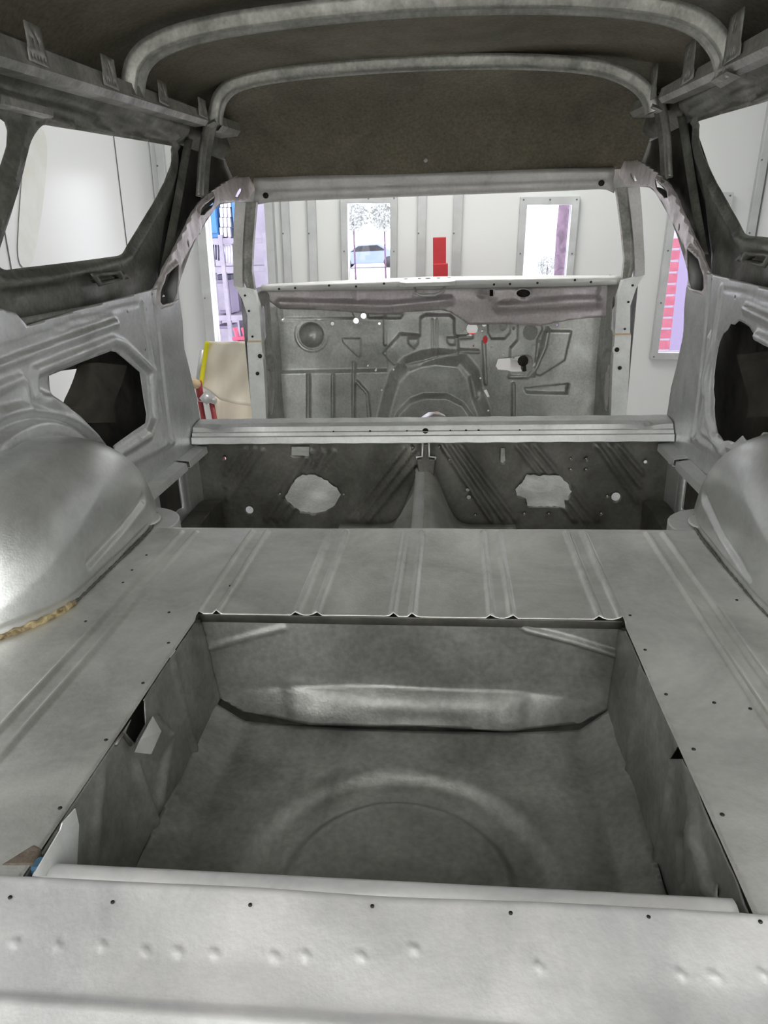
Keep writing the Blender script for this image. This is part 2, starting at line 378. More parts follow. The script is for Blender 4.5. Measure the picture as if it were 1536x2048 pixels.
# ---- spare wheel well
well = empty('spare_wheel_well', (0, 0, 0)); well.parent = car; well.location = (0, 0, .32)
well['label'] = 'deep rectangular well sunk in the load floor'
WZ = -.212
def wf_h(Q):
    h = wob(Q, 5, .0012, 9)
    x, z = Q[:, 0], Q[:, 1]
    # beaten bulge along the foot of the wall
    ed = np.interp(x, [-.36, -.30, -.2, -.05, .05, .2, .3, .37], [-.185, -.165, -.150, -.146, -.150, -.150, -.160, -.18])
    t = np.clip((ed-z)/.06, 0, 1.2); h = h+.042*t**.8*np.clip((.375-np.abs(x-.005))/.20, 0, 1)
    h = h+bead(Q, [(-.21, -.150), (.02, -.166), (.2, -.160)], .03, .005)+bead(Q, [(-.2, -.188), (.0, -.174), (.06, -.176), (.2, -.190)], .03, .004)
    for p, w, hh in ((((565, 1258), (500, 1275), (417, 1298)), .010, .006), (((1052, 1260), (1140, 1282), (1232, 1311)), .010, .010)):
        h = h+bead(Q, A('y', WF, p, XZ), w, hh)
    return h
foot = [(-.357, -.182), (-.310, -.207), (-.1, -.206), (.028, -.204), (.2, -.209), (.322, -.211), (.378, -.180)]
sag = [tuple(p) for p in foot]
panel('front_wall', lambda a, b, h: (a, WF+.006-h, b), sag+[(.376, -.02), (.370, -.016), (.345, -.014), (-.348, -.014), (-.368, -.022)], [circ(P(852, 1296, 'y', WF)[[0, 2]], .010, 16, .006)] and [], (.006, .004), 'well', well, wf_h, es=.008)
cx_, cy_ = .012, .735
def wl_h(Q):
    r = np.hypot(Q[:, 0]-cx_, Q[:, 1]-cy_); h = wob(Q, 7, .0016, 8)
    sm = lambda t: np.clip(t, 0, 1)**2*(3-2*np.clip(t, 0, 1))
    h = h-.018*sm((.235-r)/.030)+.020*sm((.172-r)/.022)
    h = h+bead(Q, [(-.3, 1.09), (-.1, 1.03), (.1, 1.05), (.3, 1.09)], .06, .004)
    return h
def tread(Q):
    s = np.clip((np.abs(Q[:, 0]-.006)-.305)/.055, 0, 1.3); return s*.032
fc = [(-.345, .50), (.352, .50), (.380, 1.106), (.320, 1.080), (.2, 1.066), (0, 1.062), (-.2, 1.066), (-.305, 1.078), (-.360, 1.09)]
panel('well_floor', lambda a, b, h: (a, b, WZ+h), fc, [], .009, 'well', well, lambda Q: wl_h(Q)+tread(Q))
for s, px in ((-1, WL), (1, WR)):
    X0 = px
    xb = -.352 if s < 0 else .366
    def mpw(a, b, h, X0=X0, xb=xb, s=s):
        t = np.clip(-b/.18, 0, 1); return (X0+(xb-X0)*t-s*h, a, b)
    pt = lambda pts: A('x', X0, pts, YZ)
    def sw_h(Q, s=s, pt=pt):
        h = wob(Q, 11+s, .0016, 22)
        if s < 0:
            h = h+bead(Q, pt([(345, 1325), (372, 1515)]), .009, .007)+bead(Q, pt([(262, 1530), (303, 1690)]), .012, .007)
            h = h+bead(Q, pt([(322, 1470), (300, 1600)]), .02, .010)+bead(Q, pt([(200, 1560), (170, 1740)]), .016, .006)
            h = h+plateau(Q, pt([(305, 1433), (324, 1464), (300, 1512), (262, 1502)]), .010, .006)
        else:
            h = h+bead(Q, pt([(1283, 1340), (1272, 1540)]), .009, .006)+bead(Q, pt([(1345, 1540), (1330, 1720)]), .010, .006)
            h = h+plateau(Q, pt([(1383, 1640), (1400, 1660), (1440, 1800), (1395, 1800)]), .010, .008)
            h = h+plateau(Q, pt([(1360, 1670), (1380, 1665), (1392, 1765), (1372, 1775)]), -.006, .004)
            h = h-bead(Q, pt([(1380, 1560), (1400, 1640)]), .025, .008)
        return h
    hol = [jag(pt([(274, 1405), (286, 1400), (284, 1448), (262, 1487), (246, 1466)]), .0004, 4)] if s < 0 else [jag(pt([(1371, 1676), (1375, 1677), (1387, 1758), (1380, 1762)]), .0003, 3, .006), pt([(1441, 1764), (1446, 1780), (1446, 1800), (1442, 1790)]), pt([(1354, 1490), (1367, 1518), (1340, 1518)])]
    if s > 0: hol[0] = hol[0]
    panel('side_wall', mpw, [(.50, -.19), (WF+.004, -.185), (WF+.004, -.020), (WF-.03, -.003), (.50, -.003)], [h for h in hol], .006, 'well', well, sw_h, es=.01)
for s_ in (-1, 1): box('well_shade_plate', (.02*0+s_*.44, .82, -.11), (.003, .58, .20), 'bulk', well, 0)  # added dark plates that give the well wall holes their shade
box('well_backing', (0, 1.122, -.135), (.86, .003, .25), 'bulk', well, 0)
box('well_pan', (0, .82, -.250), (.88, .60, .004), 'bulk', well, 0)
box('sill_shade_plate', (0, .45, -.075), (1.4, .17, .004), 'bulk', car, 0)  # added plate hiding the lit booth floor below the sill
# tabs and plates in the well
pl = lambda pts, X: [tuple(P(x, y, 'x', X)) for x, y in pts]
def plate3(name, pts, m, parent, thick=.0015, label=None):
    return mesh_obj(name, pts, [tuple(range(len(pts)))], m, parent, label, thick=thick)
plate3('patch_plate', pl([(150, 1617), (157, 1650), (152, 1752), (66, 1752), (120, 1660), (124, 1646)], -.345), 'pillar', well, label='light grey riveted patch plate at the rear left corner')
plate3('bent_tab', [tuple(P(x, y, 'x', X)) for x, y, X in ((305, 1433, -.355), (322, 1463, -.350), (302, 1508, -.326), (270, 1504, -.330), (280, 1480, -.342))], 'sill', well, label='bright bent steel tab')  # sill steel makes the tab brighter, light from above put into colour
tube('bracket', pl([(232, 1490), (245, 1468), (262, 1490)], -.358), .0025, 'bulk', well, n=6)
# rear edge channel of the well
prof = []
ch = [tuple(P(x, y, 'z', z)) for x, y, z in ((66, 1764, -.006), (400, 1772, -.006), (768, 1783, -.006), (1150, 1800, -.006), (1500, 1820, -.006))]
rows = []
for x in np.linspace(-.36, .365, 60):
    rows.append([(x, .546+.014*math.sin(a), -.012+.010*math.cos(a)-.006*(a > 2)) for a in np.linspace(-2.2, 2.6, 12)])
strip('rear_edge_channel', rows, 'sill', well, 'rounded dusty rear rim of the well')
box('rear_wall', (0, .53, -.11), (.72, .004, .19), 'well', well, bev=0)
mesh_obj('corner_block', [(-.402, .545, .001), (-.378, .575, .003), (-.366, .57, .003), (-.362, .548, .001), (-.402, .545, -.02), (-.378, .575, -.04), (-.366, .57, -.04), (-.362, .548, -.02)], [(0, 1, 2, 3), (4, 5, 6, 7), (0, 1, 5, 4), (1, 2, 6, 5), (2, 3, 7, 6), (3, 0, 4, 7)], 'rust', well, 'rust brown corner block', bev=.003)
box('paint_patch', (-.357, .551, -.003), (.016, .018, .01), 'bluepaint', well, .003, 'chip of old blue paint')
# ---- rear sill
rs = np.random.RandomState(4)
dots = [(30, 1880), (115, 1886), (205, 1888), (290, 1896), (355, 1896), (428, 1900), (548, 1906), (610, 1905), (722, 1910), (828, 1900), (1078, 1932), (1362, 1945), (1430, 1950), (1526, 1948)]
dots2 = [(205, 1790), (328, 1795), (468, 1796), (570, 1812), (715, 1808), (1017, 1815), (1200, 1823), (1357, 1828), (1493, 1842)]
rs_z = lambda Q: np.interp(Q[:, 1], [.34, .395, .405, .413, .423, .46, .50, .530, .548], [-.022, -.014, -.011, -.0085, -.013, -.008, .000, .0055, -.014])
def si_h(Q):
    h = rs_z(Q)+wob(Q, 21, .0030, 9)
    for x, y in dots: h = h+bump(Q, P(x, y, 'z', -.004)[:2], .0062, .0030)-bump(Q, P(x+7, y-6, 'z', -.004)[:2], .007, .0009)
    for x, y in dots2:
        c = P(x, y, 'z', 0)[:2]; r = np.hypot(*(Q-c).T); h = h+.0008*np.exp(-((r-.0045)/.0014)**2)
    for c, r, a in (((.0, .43), .05, -.003), ((-.25, .47), .06, .002), ((.25, .46), .07, -.002)): h = h+bump(Q, c, r, a)
    return h
sh_pts = [P(x, y, 'z', 0)[:2] for x, y in ((21, 1798), (226, 1808), (501, 1815), (745, 1819), (1021, 1833), (1296, 1842), (1519, 1852))]
sill = panel('rear_sill', lambda a, b, h: (a, b, h), [(-.80, .34), (.80, .34), (.80, .534), (WR-.01, .534), (WR-.012, .546), (WL+.012, .546), (WL+.01, .536), (-.80, .536)], [], (.0045, .0035), 'sill', car, si_h, es=.006, label='bright pale tailgate sill with a row of spot weld dimples')

for i, p in enumerate(sh_pts): tube('pin_hole', [(p[0], p[1], float(rs_z(np.array([[0, p[1]]]))[0])+.0006), (p[0], p[1], float(rs_z(np.array([[0, p[1]]]))[0])+.0020)], .0020, 'dark', sill, n=10)  # black discs stand for the shade inside the sill holes
# ---- side-specific panels --------------------------------------------------------------
# arch
AY, AZ, ARY, ARZ, AD = 1.312, -.03, .355, .292, .166
def arch_d(y, z):
    """how far the arch stands out from the side panel"""
    r = np.clip(np.hypot((y-AY)/ARY, (z-AZ)/ARZ), 0, 1)
    d = AD*np.clip(1-r**4.6, 0, 1)**.34
    back = np.clip((1.13-y)/.18, 0, 1); d = d*(1-.48*back**1.6)
    zc = np.interp(y, [.95, 1.12, 1.32, 1.6], [.05, .13, .20, .20]); over = np.clip(z-zc+.03, 0, 1)
    return d*(1-np.clip(over*1.6*np.clip((1.6-y)/.5, 0, 1), 0, .5))
def arch_surface(s):
    R_ = np.concatenate([np.linspace(.001, .74, 56), 1-(1-np.linspace(0, 1, 34)[1:])**2.2*.26])
    PH = np.radians(np.linspace(-6.5, 186.5, 190)); rows = []
    lp = [(1.20, .052), (1.49, .078)] if s < 0 else [(1.20, .035), (1.50, .085)]
    for ph in PH:
        y = AY+ARY*R_*math.cos(ph); z = AZ+ARZ*R_*math.sin(ph)
        Q = np.stack([y, z], 1); d = arch_d(y, z)+bead(Q, lp, .017, -.009)-.006*np.clip((.026-z)/.01, 0, 1)*(R_ < .9)+wob(Q, 13, .0014, 12)
        rows.append([(s*(XQ-dd), a, b) for dd, a, b in zip(d, y, z)])
    return strip('wheel_arch', rows, 'arch', car, 'smooth bulging %s rear wheel arch with a long pressed groove' % ('left' if s < 0 else 'right'))
ringpx = [(-40, 850), (0, 836), (60, 820), (121, 833), (170, 870), (200, 892), (235, 930)]
ring2 = [(-40, 905), (0, 878), (50, 848), (100, 838), (151, 863), (185, 890)]
FR = [(306, 578), (357, 570)]
def quarter(s):
    q = lambda pts: A('x', -XQ, pts, YZ)
    qr = lambda pts: A('x', XQ, pts, YZ)
    mpq = lambda a, b, h: (s*(XQ-h), a, b)
    c_ring = (1.262, 0)
    top = q([(306, 578), (182, 611), (53, 651), (29, 626), (0, 617)]) if s < 0 else [tuple(a) for a in qr([(1424, 547), (1477, 561), (1536, 576)])]
    # front edge follows the door opening down to the crossbeam
    frontp = q([(364, 640), (367, 692), (381, 747), (392, 789), (401, 843)])
    outer = [(.36, 0), (.36, .49)]+([(.9, .485)] if s > 0 else [(.9, .475)])+top[::-1]+[(2.14, .507)] + q([(314, 590), (318, 611), (344, 604), (358, 597)])+frontp+[(2.345, -.01), (2.285, -.02), (2.0, -.03), (1.62, -.03), (1.62, 0)]
    if s < 0:
        hole = q([(104, 752), (160, 728), (175, 722), (226, 702), (237, 704), (284, 744), (299, 828), (297, 846), (222, 899), (200, 890), (182, 865), (157, 835), (128, 810), (109, 792)])
        rim = q([(70, 760), (72, 745), (226, 682), (248, 690), (303, 741), (312, 839), (300, 868), (237, 908), (197, 886), (146, 839), (73, 788)])
        holes = [hole]
    else:
        hole = qr([(1462, 649), (1477, 645), (1491, 649), (1506, 664), (1515, 680), (1536, 690), (1620, 735), (1640, 800), (1600, 840), (1545, 862), (1530, 872), (1497, 881), (1486, 873), (1471, 884), (1450, 881), (1436, 866), (1430, 831), (1427, 781), (1427, 752), (1433, 711), (1439, 682)])
        hole = jag(hole, .0018, 8, .03)
        holes = [hole]; rim = None
    holes += [circ(p, .003, 8) for p in q([(254, 624), (292, 620), (290, 700)])]
    def hf(Q):
        h = wob(Q, 31+s, .0014, 9)
        if s < 0:
            h = h+bead(Q, rim, .020, .013, True)-plateau(Q, rim, .008, .02)
            h = h+bead(Q, q([(-20, 738), (233, 646)]), .014, .009)-bead(Q, q([(-20, 722), (225, 634)]), .010, .003)
            h = h+bead(Q, q([(-10, 778), (42, 757), (50, 770), (55, 812), (-10, 826)]), .016, .009)
            h = h+bead(Q, q([(90, 795), (140, 815), (185, 860)]), .022, .013)
        else:
            h = h+bead(Q, qr([(1491, 617), (1536, 638), (1600, 670)]), .016, .010)
            h = h+bead(Q, qr([(1515, 672), (1580, 705)]), .018, .010)
            h = h+bead(Q, qr([(1421, 676), (1415, 760), (1417, 837), (1433, 881), (1450, 905)]), .022, .010)
            h = h+bead(Q, [(a, b) for a, b in q([(230, 915), (270, 900), (320, 872)])], .02, .006)
        h = h+bead(Q, q([(284, 609), (303, 719), (316, 800), (330, 880)]), .018, .008)-bead(Q, q([(306, 584), (321, 704), (341, 883)]), .012, .006)
        h = h+bead(Q, q([(240, 935), (300, 905), (345, 880)]), .02, .006)
        up = np.clip((Q[:, 1]-.02)/.10, 0, 1); st3 = lambda t: np.clip(t, 0, 1)**2*(3-2*np.clip(t, 0, 1))
        ra = .475-np.hypot(Q[:, 0]-1.278, Q[:, 1]+.152); rb = .352-np.hypot(Q[:, 0]-1.338, Q[:, 1]+.057)
        lim = up*st3((1.68-Q[:, 0])/.05)
        h = h+lim*(.012*np.exp(-((ra)/.008)**2)-.010*st3(ra/.016)+.020*st3((rb+.004)/.012)-.008*st3((rb-.03)/.01)+.012*st3((rb-.034)/.010))
        # strip above seam line
        seam = q([(-60, 718), (0, 699), (98, 666), (146, 644), (281, 606)])
        h = h-bead(Q, seam, .005, .003)
        return h
    o = panel('quarter_inner_panel', mpq, outer, holes, .0065, 'side', car, hf, es=.010,
              label='%s inner quarter panel with %s access hole' % (('left', 'a lozenge-shaped') if s < 0 else ('right', 'a ragged oval')))
    # top ledge running outwards to the outer skin
    tl = [(a, b) for a, b in top]
    return o
def mpx(s, X): return lambda a, b, h: (s*(X-h), a, b)
hoopL = [(306, 578), (314, 569), (328, 536), (356, 480), (383, 427), (397, 405), (417, 386), (447, 366), (470, 355), (500, 353), (514, 357), (506, 380), (492, 400), (470, 404), (456, 404), (436, 411), (420, 433), (406, 455), (386, 491), (370, 536), (357, 572), (358, 597), (364, 640), (350, 640), (318, 622), (308, 605)]
lowhole = [(354, 528), (353, 564), (350, 585), (344, 604), (322, 611), (317, 604), (317, 586), (331, 550)]
uphole = [(428, 393), (422, 413), (406, 430), (396, 430), (400, 416)]
upper_w = [(44, 353), (55, 301), (65, 274), (82, 251), (93, 249), (330, 291), (338, 294), (342, 301), (342, 328), (331, 361), (246, 505), (240, 510), (232, 513), (16, 540), (5, 539), (-2, 533), (-5, 520), (-4, 505), (8, 469)]
second_w = [(0, 237), (14, 246), (19, 266), (18, 296), (0, 372), (-42, 540), (-50, 547), (-60, 550), (-400, 600), (-420, 590), (-420, 190), (-400, 166)]
def side(s):
    q = lambda pts, X=XQ: A('x', -X, pts, YZ); sd = 'left' if s < 0 else 'right'
    quarter(s); ar = arch_surface(s)
    # door frame hoop
    hp = q(hoopL); lh = q(lowhole); uh = q(uphole)
    sl = q([(478, 377), (483, 378), (475, 395), (470, 393)]); sh_ = circ(q([(378, 487)])[0], .006, 10, .010)
    def hh(Q):
        h = wob(Q, 41, .002, 20)
        h = h+bead(Q, lh, .016, .009, True)+bead(Q, uh, .014, .008, True)
        h = h+bead(Q, q([(404, 470), (385, 500), (362, 545)]), .012, -.007)+bead(Q, q([(425, 440), (408, 465)]), .010, .006)
        return h
    hh_ = hh
    hoop = panel('door_frame_hoop', lambda a, b, h: (s*(XQ+.004-h-.03*max(0, (a-2.9))*1.0), a, b), hp, [lh, uh, sl, sh_], .007, 'hoop', car, hh_, es=.01,
          label='pinkish scuffed %s door frame curving up into the windscreen header' % sd, thick=.002)
    # scalloped weld flange on rear edge of the hoop
    e = q([(306, 578), (328, 536), (356, 480), (383, 427), (397, 405), (417, 386), (447, 366), (470, 354)]); e = densify(e, .012, 1)
    strip('weld_flange', [[(s*(XQ+.002), a, b), (s*(XQ-.010-.004*math.sin(i*1.3)), a-.003, b+.003)] for i, (a, b) in enumerate(e)], 'hoop', hoop)
    # hoop depth: box section outboard
    e2 = densify(q([(470, 404), (456, 404), (436, 411), (420, 433), (406, 455), (386, 491), (370, 536), (357, 572), (358, 597), (364, 640), (367, 692), (381, 747), (392, 789), (401, 843)]), .03, 1)
    strip('rebate', [[(s*(XQ+.002), a, b), (s*(XQ+.05), a+.012, b-.004)] for a, b in e2], 'pillar', hoop)
    # skin coloured dark for the shade behind the openings, with a small bright pin hole
    XS = XW+.012
    mid = q([(340, 640), (335, 600), (340, 560), (362, 508), (388, 455), (412, 418), (440, 392), (470, 378), (512, 366)], XS)
    pc_ = q([(328, 597)], XS)[0]; pin = circ(pc_, .017, 12, .012)
    panel('outer_pillar_skin', lambda a, b, h: (s*XS, a, b), [(1.95, .38), (1.95, .55), (2.13, .56), (2.20, .61), (2.68, .955), (2.70, 1.04), (3.42, 1.04), (3.42, mid[-1][1])]+mid[::-1]+[(mid[0][0], .38)], [pin], .05, 'cavity', car, thick=.002, es=.06)
    # --- upper side panel with the windows
    w1 = q(upper_w, XW); w2 = [(max(a, .47), b) for a, b in q([(0, 237), (10, 244), (15, 262), (13, 292), (-12, 372), (-52, 540), (-60, 547), (-70, 550)], XW)]+[(.47, .57), (.47, .82)]
    w1 = smoothpoly(w1, 1)
    def uh_(Q):
        h = wob(Q, 51, .0014, 9)
        big = [tuple(np.array(p)) for p in w1]
        d = line_d(Q, big, True)
        h = h+.012*.5*(1+np.cos(np.pi*np.clip(abs(d-.030)/.016, 0, 1)))+.006*.5*(1+np.cos(np.pi*np.clip(abs(d-.006)/.008, 0, 1)))
        dz = Q[:, 1]-(.905+.034*(Q[:, 0]-1.5))
        for o_, w, a in ((0, .010, .015), (.028, .010, .013), (.052, .009, .008)):
            h = h+a*.5*(1+np.cos(np.pi*np.clip(abs(dz-o_+.012)/w, 0, 1)))*(Q[:, 0] < 2.62)
        h = h+bead(Q, q([(34, 262), (12, 380), (-20, 500)], XW), .012, .006)
        h = h+bead(Q, q([(-80, 590), (0, 566), (100, 552), (240, 522), (255, 510)], XW), .014, .012)
        h = h-.02*np.clip((Q[:, 0]-2.62)/.05, 0, 1)
        return h
    upo = [(.42, .44), (.42, 1.00), (1.6, 1.025), (2.6, 1.06), (2.95, 1.06), (3.2, 1.02), (3.2, .93), (2.95, .95), (2.62, .84), (2.42, .70), (2.30, .55), (2.26, .40), (1.4, .40)]
    xup = lambda b: XW-.05*min(1, max(0, (b-.94)/.04))
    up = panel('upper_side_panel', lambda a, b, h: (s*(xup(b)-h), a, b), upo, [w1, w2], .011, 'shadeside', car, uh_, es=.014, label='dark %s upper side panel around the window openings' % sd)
    # diagonal lining beside the window (deep channel)
    ch_ = densify([(2.70, .96), (2.64, .90), (2.50, .74), (2.32, .55)], .04, 2)
    strip('pillar_channel', [[(s*(XW-.012), a-.03, b), (s*(XW-.030), a, b+.004), (s*(XW-.006), a+.05, b-.002)] for a, b in ch_], 'shadeside', up)
    # hinge cover over the division bar
    bx = q([(-2, 188), (100, 218), (100, 237), (-4, 212)], XW-.05)
    prism('window_bar_cap', bx, mpx(s, XW-.03), 0, .030, 'rail', up, 'plain grey cap over the window bar', bev=.004)
    # pocket bracket under the window
    pk = q([(182, 547), (245, 541), (262, 556), (200, 573)], XW-.03)
    pin_ = q([(196, 553), (238, 548), (248, 556), (205, 565)], XW-.03)
    panel('pocket_bracket', mpx(s, XW-.028), pk, [pin_], .02, 'shadeside', up, thick=.003, es=.02)
    strip('pocket_wall', [[(s*(XW-.028), a, b), (s*(XW-.004), a, b)] for a, b in resample(pin_+[pin_[0]], .02)[:-1]], 'shadeside', up)
    # belt trough closing between quarter inner panel and the upper panel
    strip('belt_trough', [[(s*(XQ+.002), y, .495), (s*(XQ+.02), y, .455), (s*(XW), y, .46)] for y in np.linspace(.42, 2.1, 20)], 'shadeside', up)
    # --- outer skin behind the cavity
    oh = q([(96, 745), (172, 735), (150, 800), (125, 822), (100, 800)], .90) if s < 0 else []
    oc_ = [(.42, -.36), (.42, .46), (2.5, .46), (2.5, -.36)]
    outsk = panel('outer_skin', lambda a, b, h: (s*(.90+.0*h), a, b), oc_, [oh] if s < 0 else [], .06, 'cavity', car, thick=.003, es=.06)
    # outer wheelhouse curve seen through the access hole
    e = densify(q([(175, 728), (162, 770), (140, 815), (150, 850)], .86), .02, 2)
    strip('wheelhouse_edge', [[(s*.80, a+.10, b-.02), (s*.84, a+.02, b), (s*.885, a, b)] for a, b in e], 'cavity', outsk)
    # --- roof rail: box section under the roof edge
    rows = []
    zl = lambda y: .955+(y-1.45)*.048
    for y in np.linspace(.42, 2.66, 40):
        z0 = zl(y); hgt = .040-.012*(y-1.4)/1.1
        rows.append([(s*.84, y, z0+hgt+.02), (s*.742, y, z0+hgt), (s*.736, y, z0), (s*.748, y, z0-.014), (s*.785, y, z0-.016)])
    rail = strip('roof_rail', rows, 'rail', car, 'dirty grey box rail along the %s roof edge' % sd, smooth=False, thick=.002)
    # short forward stub
    rows = []
    for y in np.linspace(2.80, 3.04, 6):
        z0 = zl(y)-.005; rows.append([(s*.83, y, z0+.04), (s*.735, y, z0+.03), (s*.730, y, z0+.002), (s*.745, y, z0-.014), (s*.83, y, z0-.02)])
    strip('rail_stub', rows, 'rail', rail, smooth=False, thick=.002)
    tabs = [(1.575, .060, 1.034), (1.905, .070, 1.046), (2.25, .062, 1.056), (2.60, .075, 1.068)]
    if s > 0: tabs = [(2.005, .13, 1.068), (2.35, .12, 1.09), (2.74, .15, 1.11), (1.60, .10, 1.05)]
    for yc, w, zt in tabs:
        w = w+.012 if s < 0 else .115; zt = zt if s < 0 else zl(yc)+.10
        z0 = zl(yc)+.005
        o_ = [(yc-w/2, z0), (yc+w/2, z0), (yc+w/2, z0+.02), (yc+w*.42, z0+.03), (yc+w*.40, zt), (yc-w*.44, zt), (yc-w*.44, z0+.03), (yc-w/2, z0+.02)]
        hz = zt-.028
        hs = [circ((yc, hz+.010), .0032, 8), circ((yc-.009, hz-.002), .0032, 8, .006), circ((yc+.009, hz-.002), .0032, 8, .006)]
        hs += [circ((yc+d, z0+.012), .0025, 8, .005) for d in (-.024, -.012, 0, .012, .024)]
        panel('clip_tab', mpx(s, .732), o_, hs, .02, 'rail', rail, thick=.0025, es=.02)
    # --- lower side in the footwell
    lo_ = q([(307, 969), (345, 942), (351, 1008), (322, 1010)])
    lo_ = [(1.93, -.02), (2.075, -.03), (2.075, -.16), (1.93, -.16)]
    def lh_(Q):
        h = wob(Q, 61, .001, 9)
        h = h+plateau(Q, [(1.70, -.015), (2.11, -.015), (2.11, -.19), (2.075, -.19), (2.075, -.03), (1.70, -.03)], .014, .004)
        h = h+plateau(Q, [(2.12, -.01), (2.155, -.01), (2.155, -.20), (2.12, -.20)], -.012, .006)
        return h
    lw = panel('footwell_side', mpx(s, XQ), [(1.52, -.03), (2.29, -.03), (2.29, -.33), (1.52, -.33)], [lo_], .008, 'side', car, lh_, es=.015)
    prism('slotted_post', [(2.085, -.035), (2.125, -.035), (2.125, -.19), (2.085, -.19)], mpx(s, XQ), 0, .012, 'side', lw)
    # ledge between quarter panel and footwell
    for y0, y1 in ((1.60, 2.075), (2.10, 2.27)):
        strip('ledge', [[(s*(XQ-.002), y, -.010), (s*(XQ-.040), y, -.014), (s*(XQ-.042), y, -.034), (s*(XQ-.002), y, -.040)] for y in (y0, y1)], 'pillar', lw, smooth=False, thick=.003)
    # sill box
    prism('sill_box', [(1.66, -.34), (2.27, -.34), (2.27, -.205), (2.23, -.200), (1.66, -.215)], mpx(s, XQ-.07), 0, -.068, 'bulk', lw, bev=.004)
    # foot plate wrapping the front of the arch
    fp_ = [(1.555+.105*math.sin(t), .125*math.cos(t)) for t in np.linspace(0, 2*math.pi, 36, endpoint=False)]
    prism('arch_foot_plate', fp_, lambda a, b, h: (s*(.70-b*1.0), a, -.004+h), -.03, .003, 'pillar', ar, bev=.003)
    fp_ = [(1.545+.075*math.sin(t), .110*math.cos(t)) for t in np.linspace(0, 2*math.pi, 36, endpoint=False)]
    prism('arch_foot_step', fp_, lambda a, b, h: (s*(.725-b*1.0), a, .003+h), -.001, .006, 'pillar', ar, bev=.004)
    # sealer bead along the arch foot
    ys = np.linspace(.97, 1.60, 80)
    sp = [(s*(XQ-float(arch_d(np.array([y]), np.array([.012]))[0])+.003), y, .002+.001*math.sin(i*2.1)) for i, y in enumerate(ys)]
    n0 = 22 if s < 0 else 80
    for nm, seg, m_, r_ in (('sealer_bead', sp[:n0], 'sealer', .0065), ('seam_bead', sp[n0-1:], 'bulk', .0030)):
        if s > 0: m_ = 'bulk'; nm = 'seam_bead'; r_ = .003
        if len(seg) > 2: tube(nm, seg, [r_*(.75+.5*random.random()) for _ in seg], m_, ar, 'tan crumbling seam sealer' if m_ == 'sealer' else None, n=8)
    # --- A pillar and windscreen post
    qa = lambda pts, Y: [(s*abs(P(x, y, 'y', Y)[0]), P(x, y, 'y', Y)[2]) for x, y in pts]
    def post(name, L_, R_, Ys, m, dep=.03, bulge=0., label=None, parent=None):
        rows = []
        for (a, b), Yv in zip(zip(L_, R_), Ys):
            pa = P(*a, 'y', Yv); pb = P(*b, 'y', Yv)
            xa, xb = -pa[0]*-1, pb[0]
            mid = (pa+pb)/2
            row = [(abs(pa[0])*s, Yv+dep, pa[2]), (abs(pa[0])*s, Yv, pa[2])]
            row += [(abs(mid[0])*s, Yv-bulge, mid[2]), (abs(pb[0])*s, Yv, pb[2]), (abs(pb[0])*s, Yv+dep, pb[2])]
            rows.append(row)
        return strip(name, rows, m, parent or car, label, smooth=False, thick=.002)
    Ys = [3.22, 3.26, 3.32, 3.40, 3.46]
    ap = post('windscreen_post', [(486, 404), (484, 440), (481, 490), (482, 540), (494, 580)], [(512, 404), (509, 440), (505, 490), (503, 540), (509, 582)], [y+.02 for y in Ys], 'rail', .03, .012, '%s windscreen post, grey and grooved' % sd)
    post('door_flange', [(470, 402), (468, 440), (467, 490), (467, 540), (468, 572)], [(491, 405), (488, 440), (485, 490), (484, 540), (485, 576)], Ys, 'header', .04, .0, parent=ap)
    lp = post('lower_pillar', [(468, 570), (484, 597), (495, 630), (496, 680), (494, 687), (497, 730), (500, 780), (505, 842), (509, 880)], [(506, 578), (517, 611), (520, 640), (523, 683), (523, 687), (528, 747), (530, 790), (532, 842), (534, 880)], [3.46]*9, 'pillar', .05, .0, 'pale grey %s front door pillar' % sd)
    # hinge bolt holes as black caps standing in for their shade
    for x, y, r in ((520, 712, .011), (515, 747, .009), (490, 591, .005), (498, 622, .005), (505, 673, .005)):
        p = P(x, y, 'y', 3.458); tube('bolt_hole', [(s*abs(p[0]), 3.459, p[2]), (s*abs(p[0]), 3.454, p[2])], r, 'dark', lp, n=12, label='black bolt hole')
    p = P(520, 712, 'y', 3.458); prism('hinge_plate', smoothpoly([(s*(abs(p[0]))-.02, p[2]-.02), (s*abs(p[0])+.02, p[2]-.02), (s*abs(p[0])+.02, p[2]+.02), (s*abs(p[0])-.02, p[2]+.02)], 2), lambda a, b, h: (a, 3.4595-h, b), 0, .003, 'dashtop', lp)
    p = P(510, 683, 'y', 3.457); box('tape_line', (s*abs(p[0]), 3.458, p[2]), (.075, .002, .008), 'tan', lp, 0, 'thin tan tape line')
    # cowl side (kick panel)
    ko = [(3.46, .40), (3.46, -.38), (3.74, -.38), (3.74, .42)]
    k1 = smoothpoly([(3.52, .30), (3.56, .34), (3.575, .33), (3.575, .19), (3.52, .16)], 0)
    k2 = jag([(3.545, .03), (3.59, -.02), (3.60, -.10), (3.57, -.18), (3.545, -.20), (3.53, -.10)], .004, 5, .02)
    def kh(Q):
        h = wob(Q, 71, .002, 14)+bead(Q, [(3.52, .10), (3.60, .10), (3.61, .06)], .012, .008)+bead(Q, [(3.62, .38), (3.62, -.36)], .02, .010)+bead(Q, [(3.50, .36), (3.50, -.3)], .015, .008)
        return h
    panel('kick_panel', lambda a, b, h: (s*(.858-.20*(a-3.46)-h), a, b), ko, [k1, k2], .010, 'fire', car, kh, es=.015, label='%s kick panel beside the firewall with a torn hole' % sd)
    cj = [P(x, y, 'y', 3.345) for x, y in ((482, 354), (530, 352), (532, 404), (510, 410), (482, 408))]
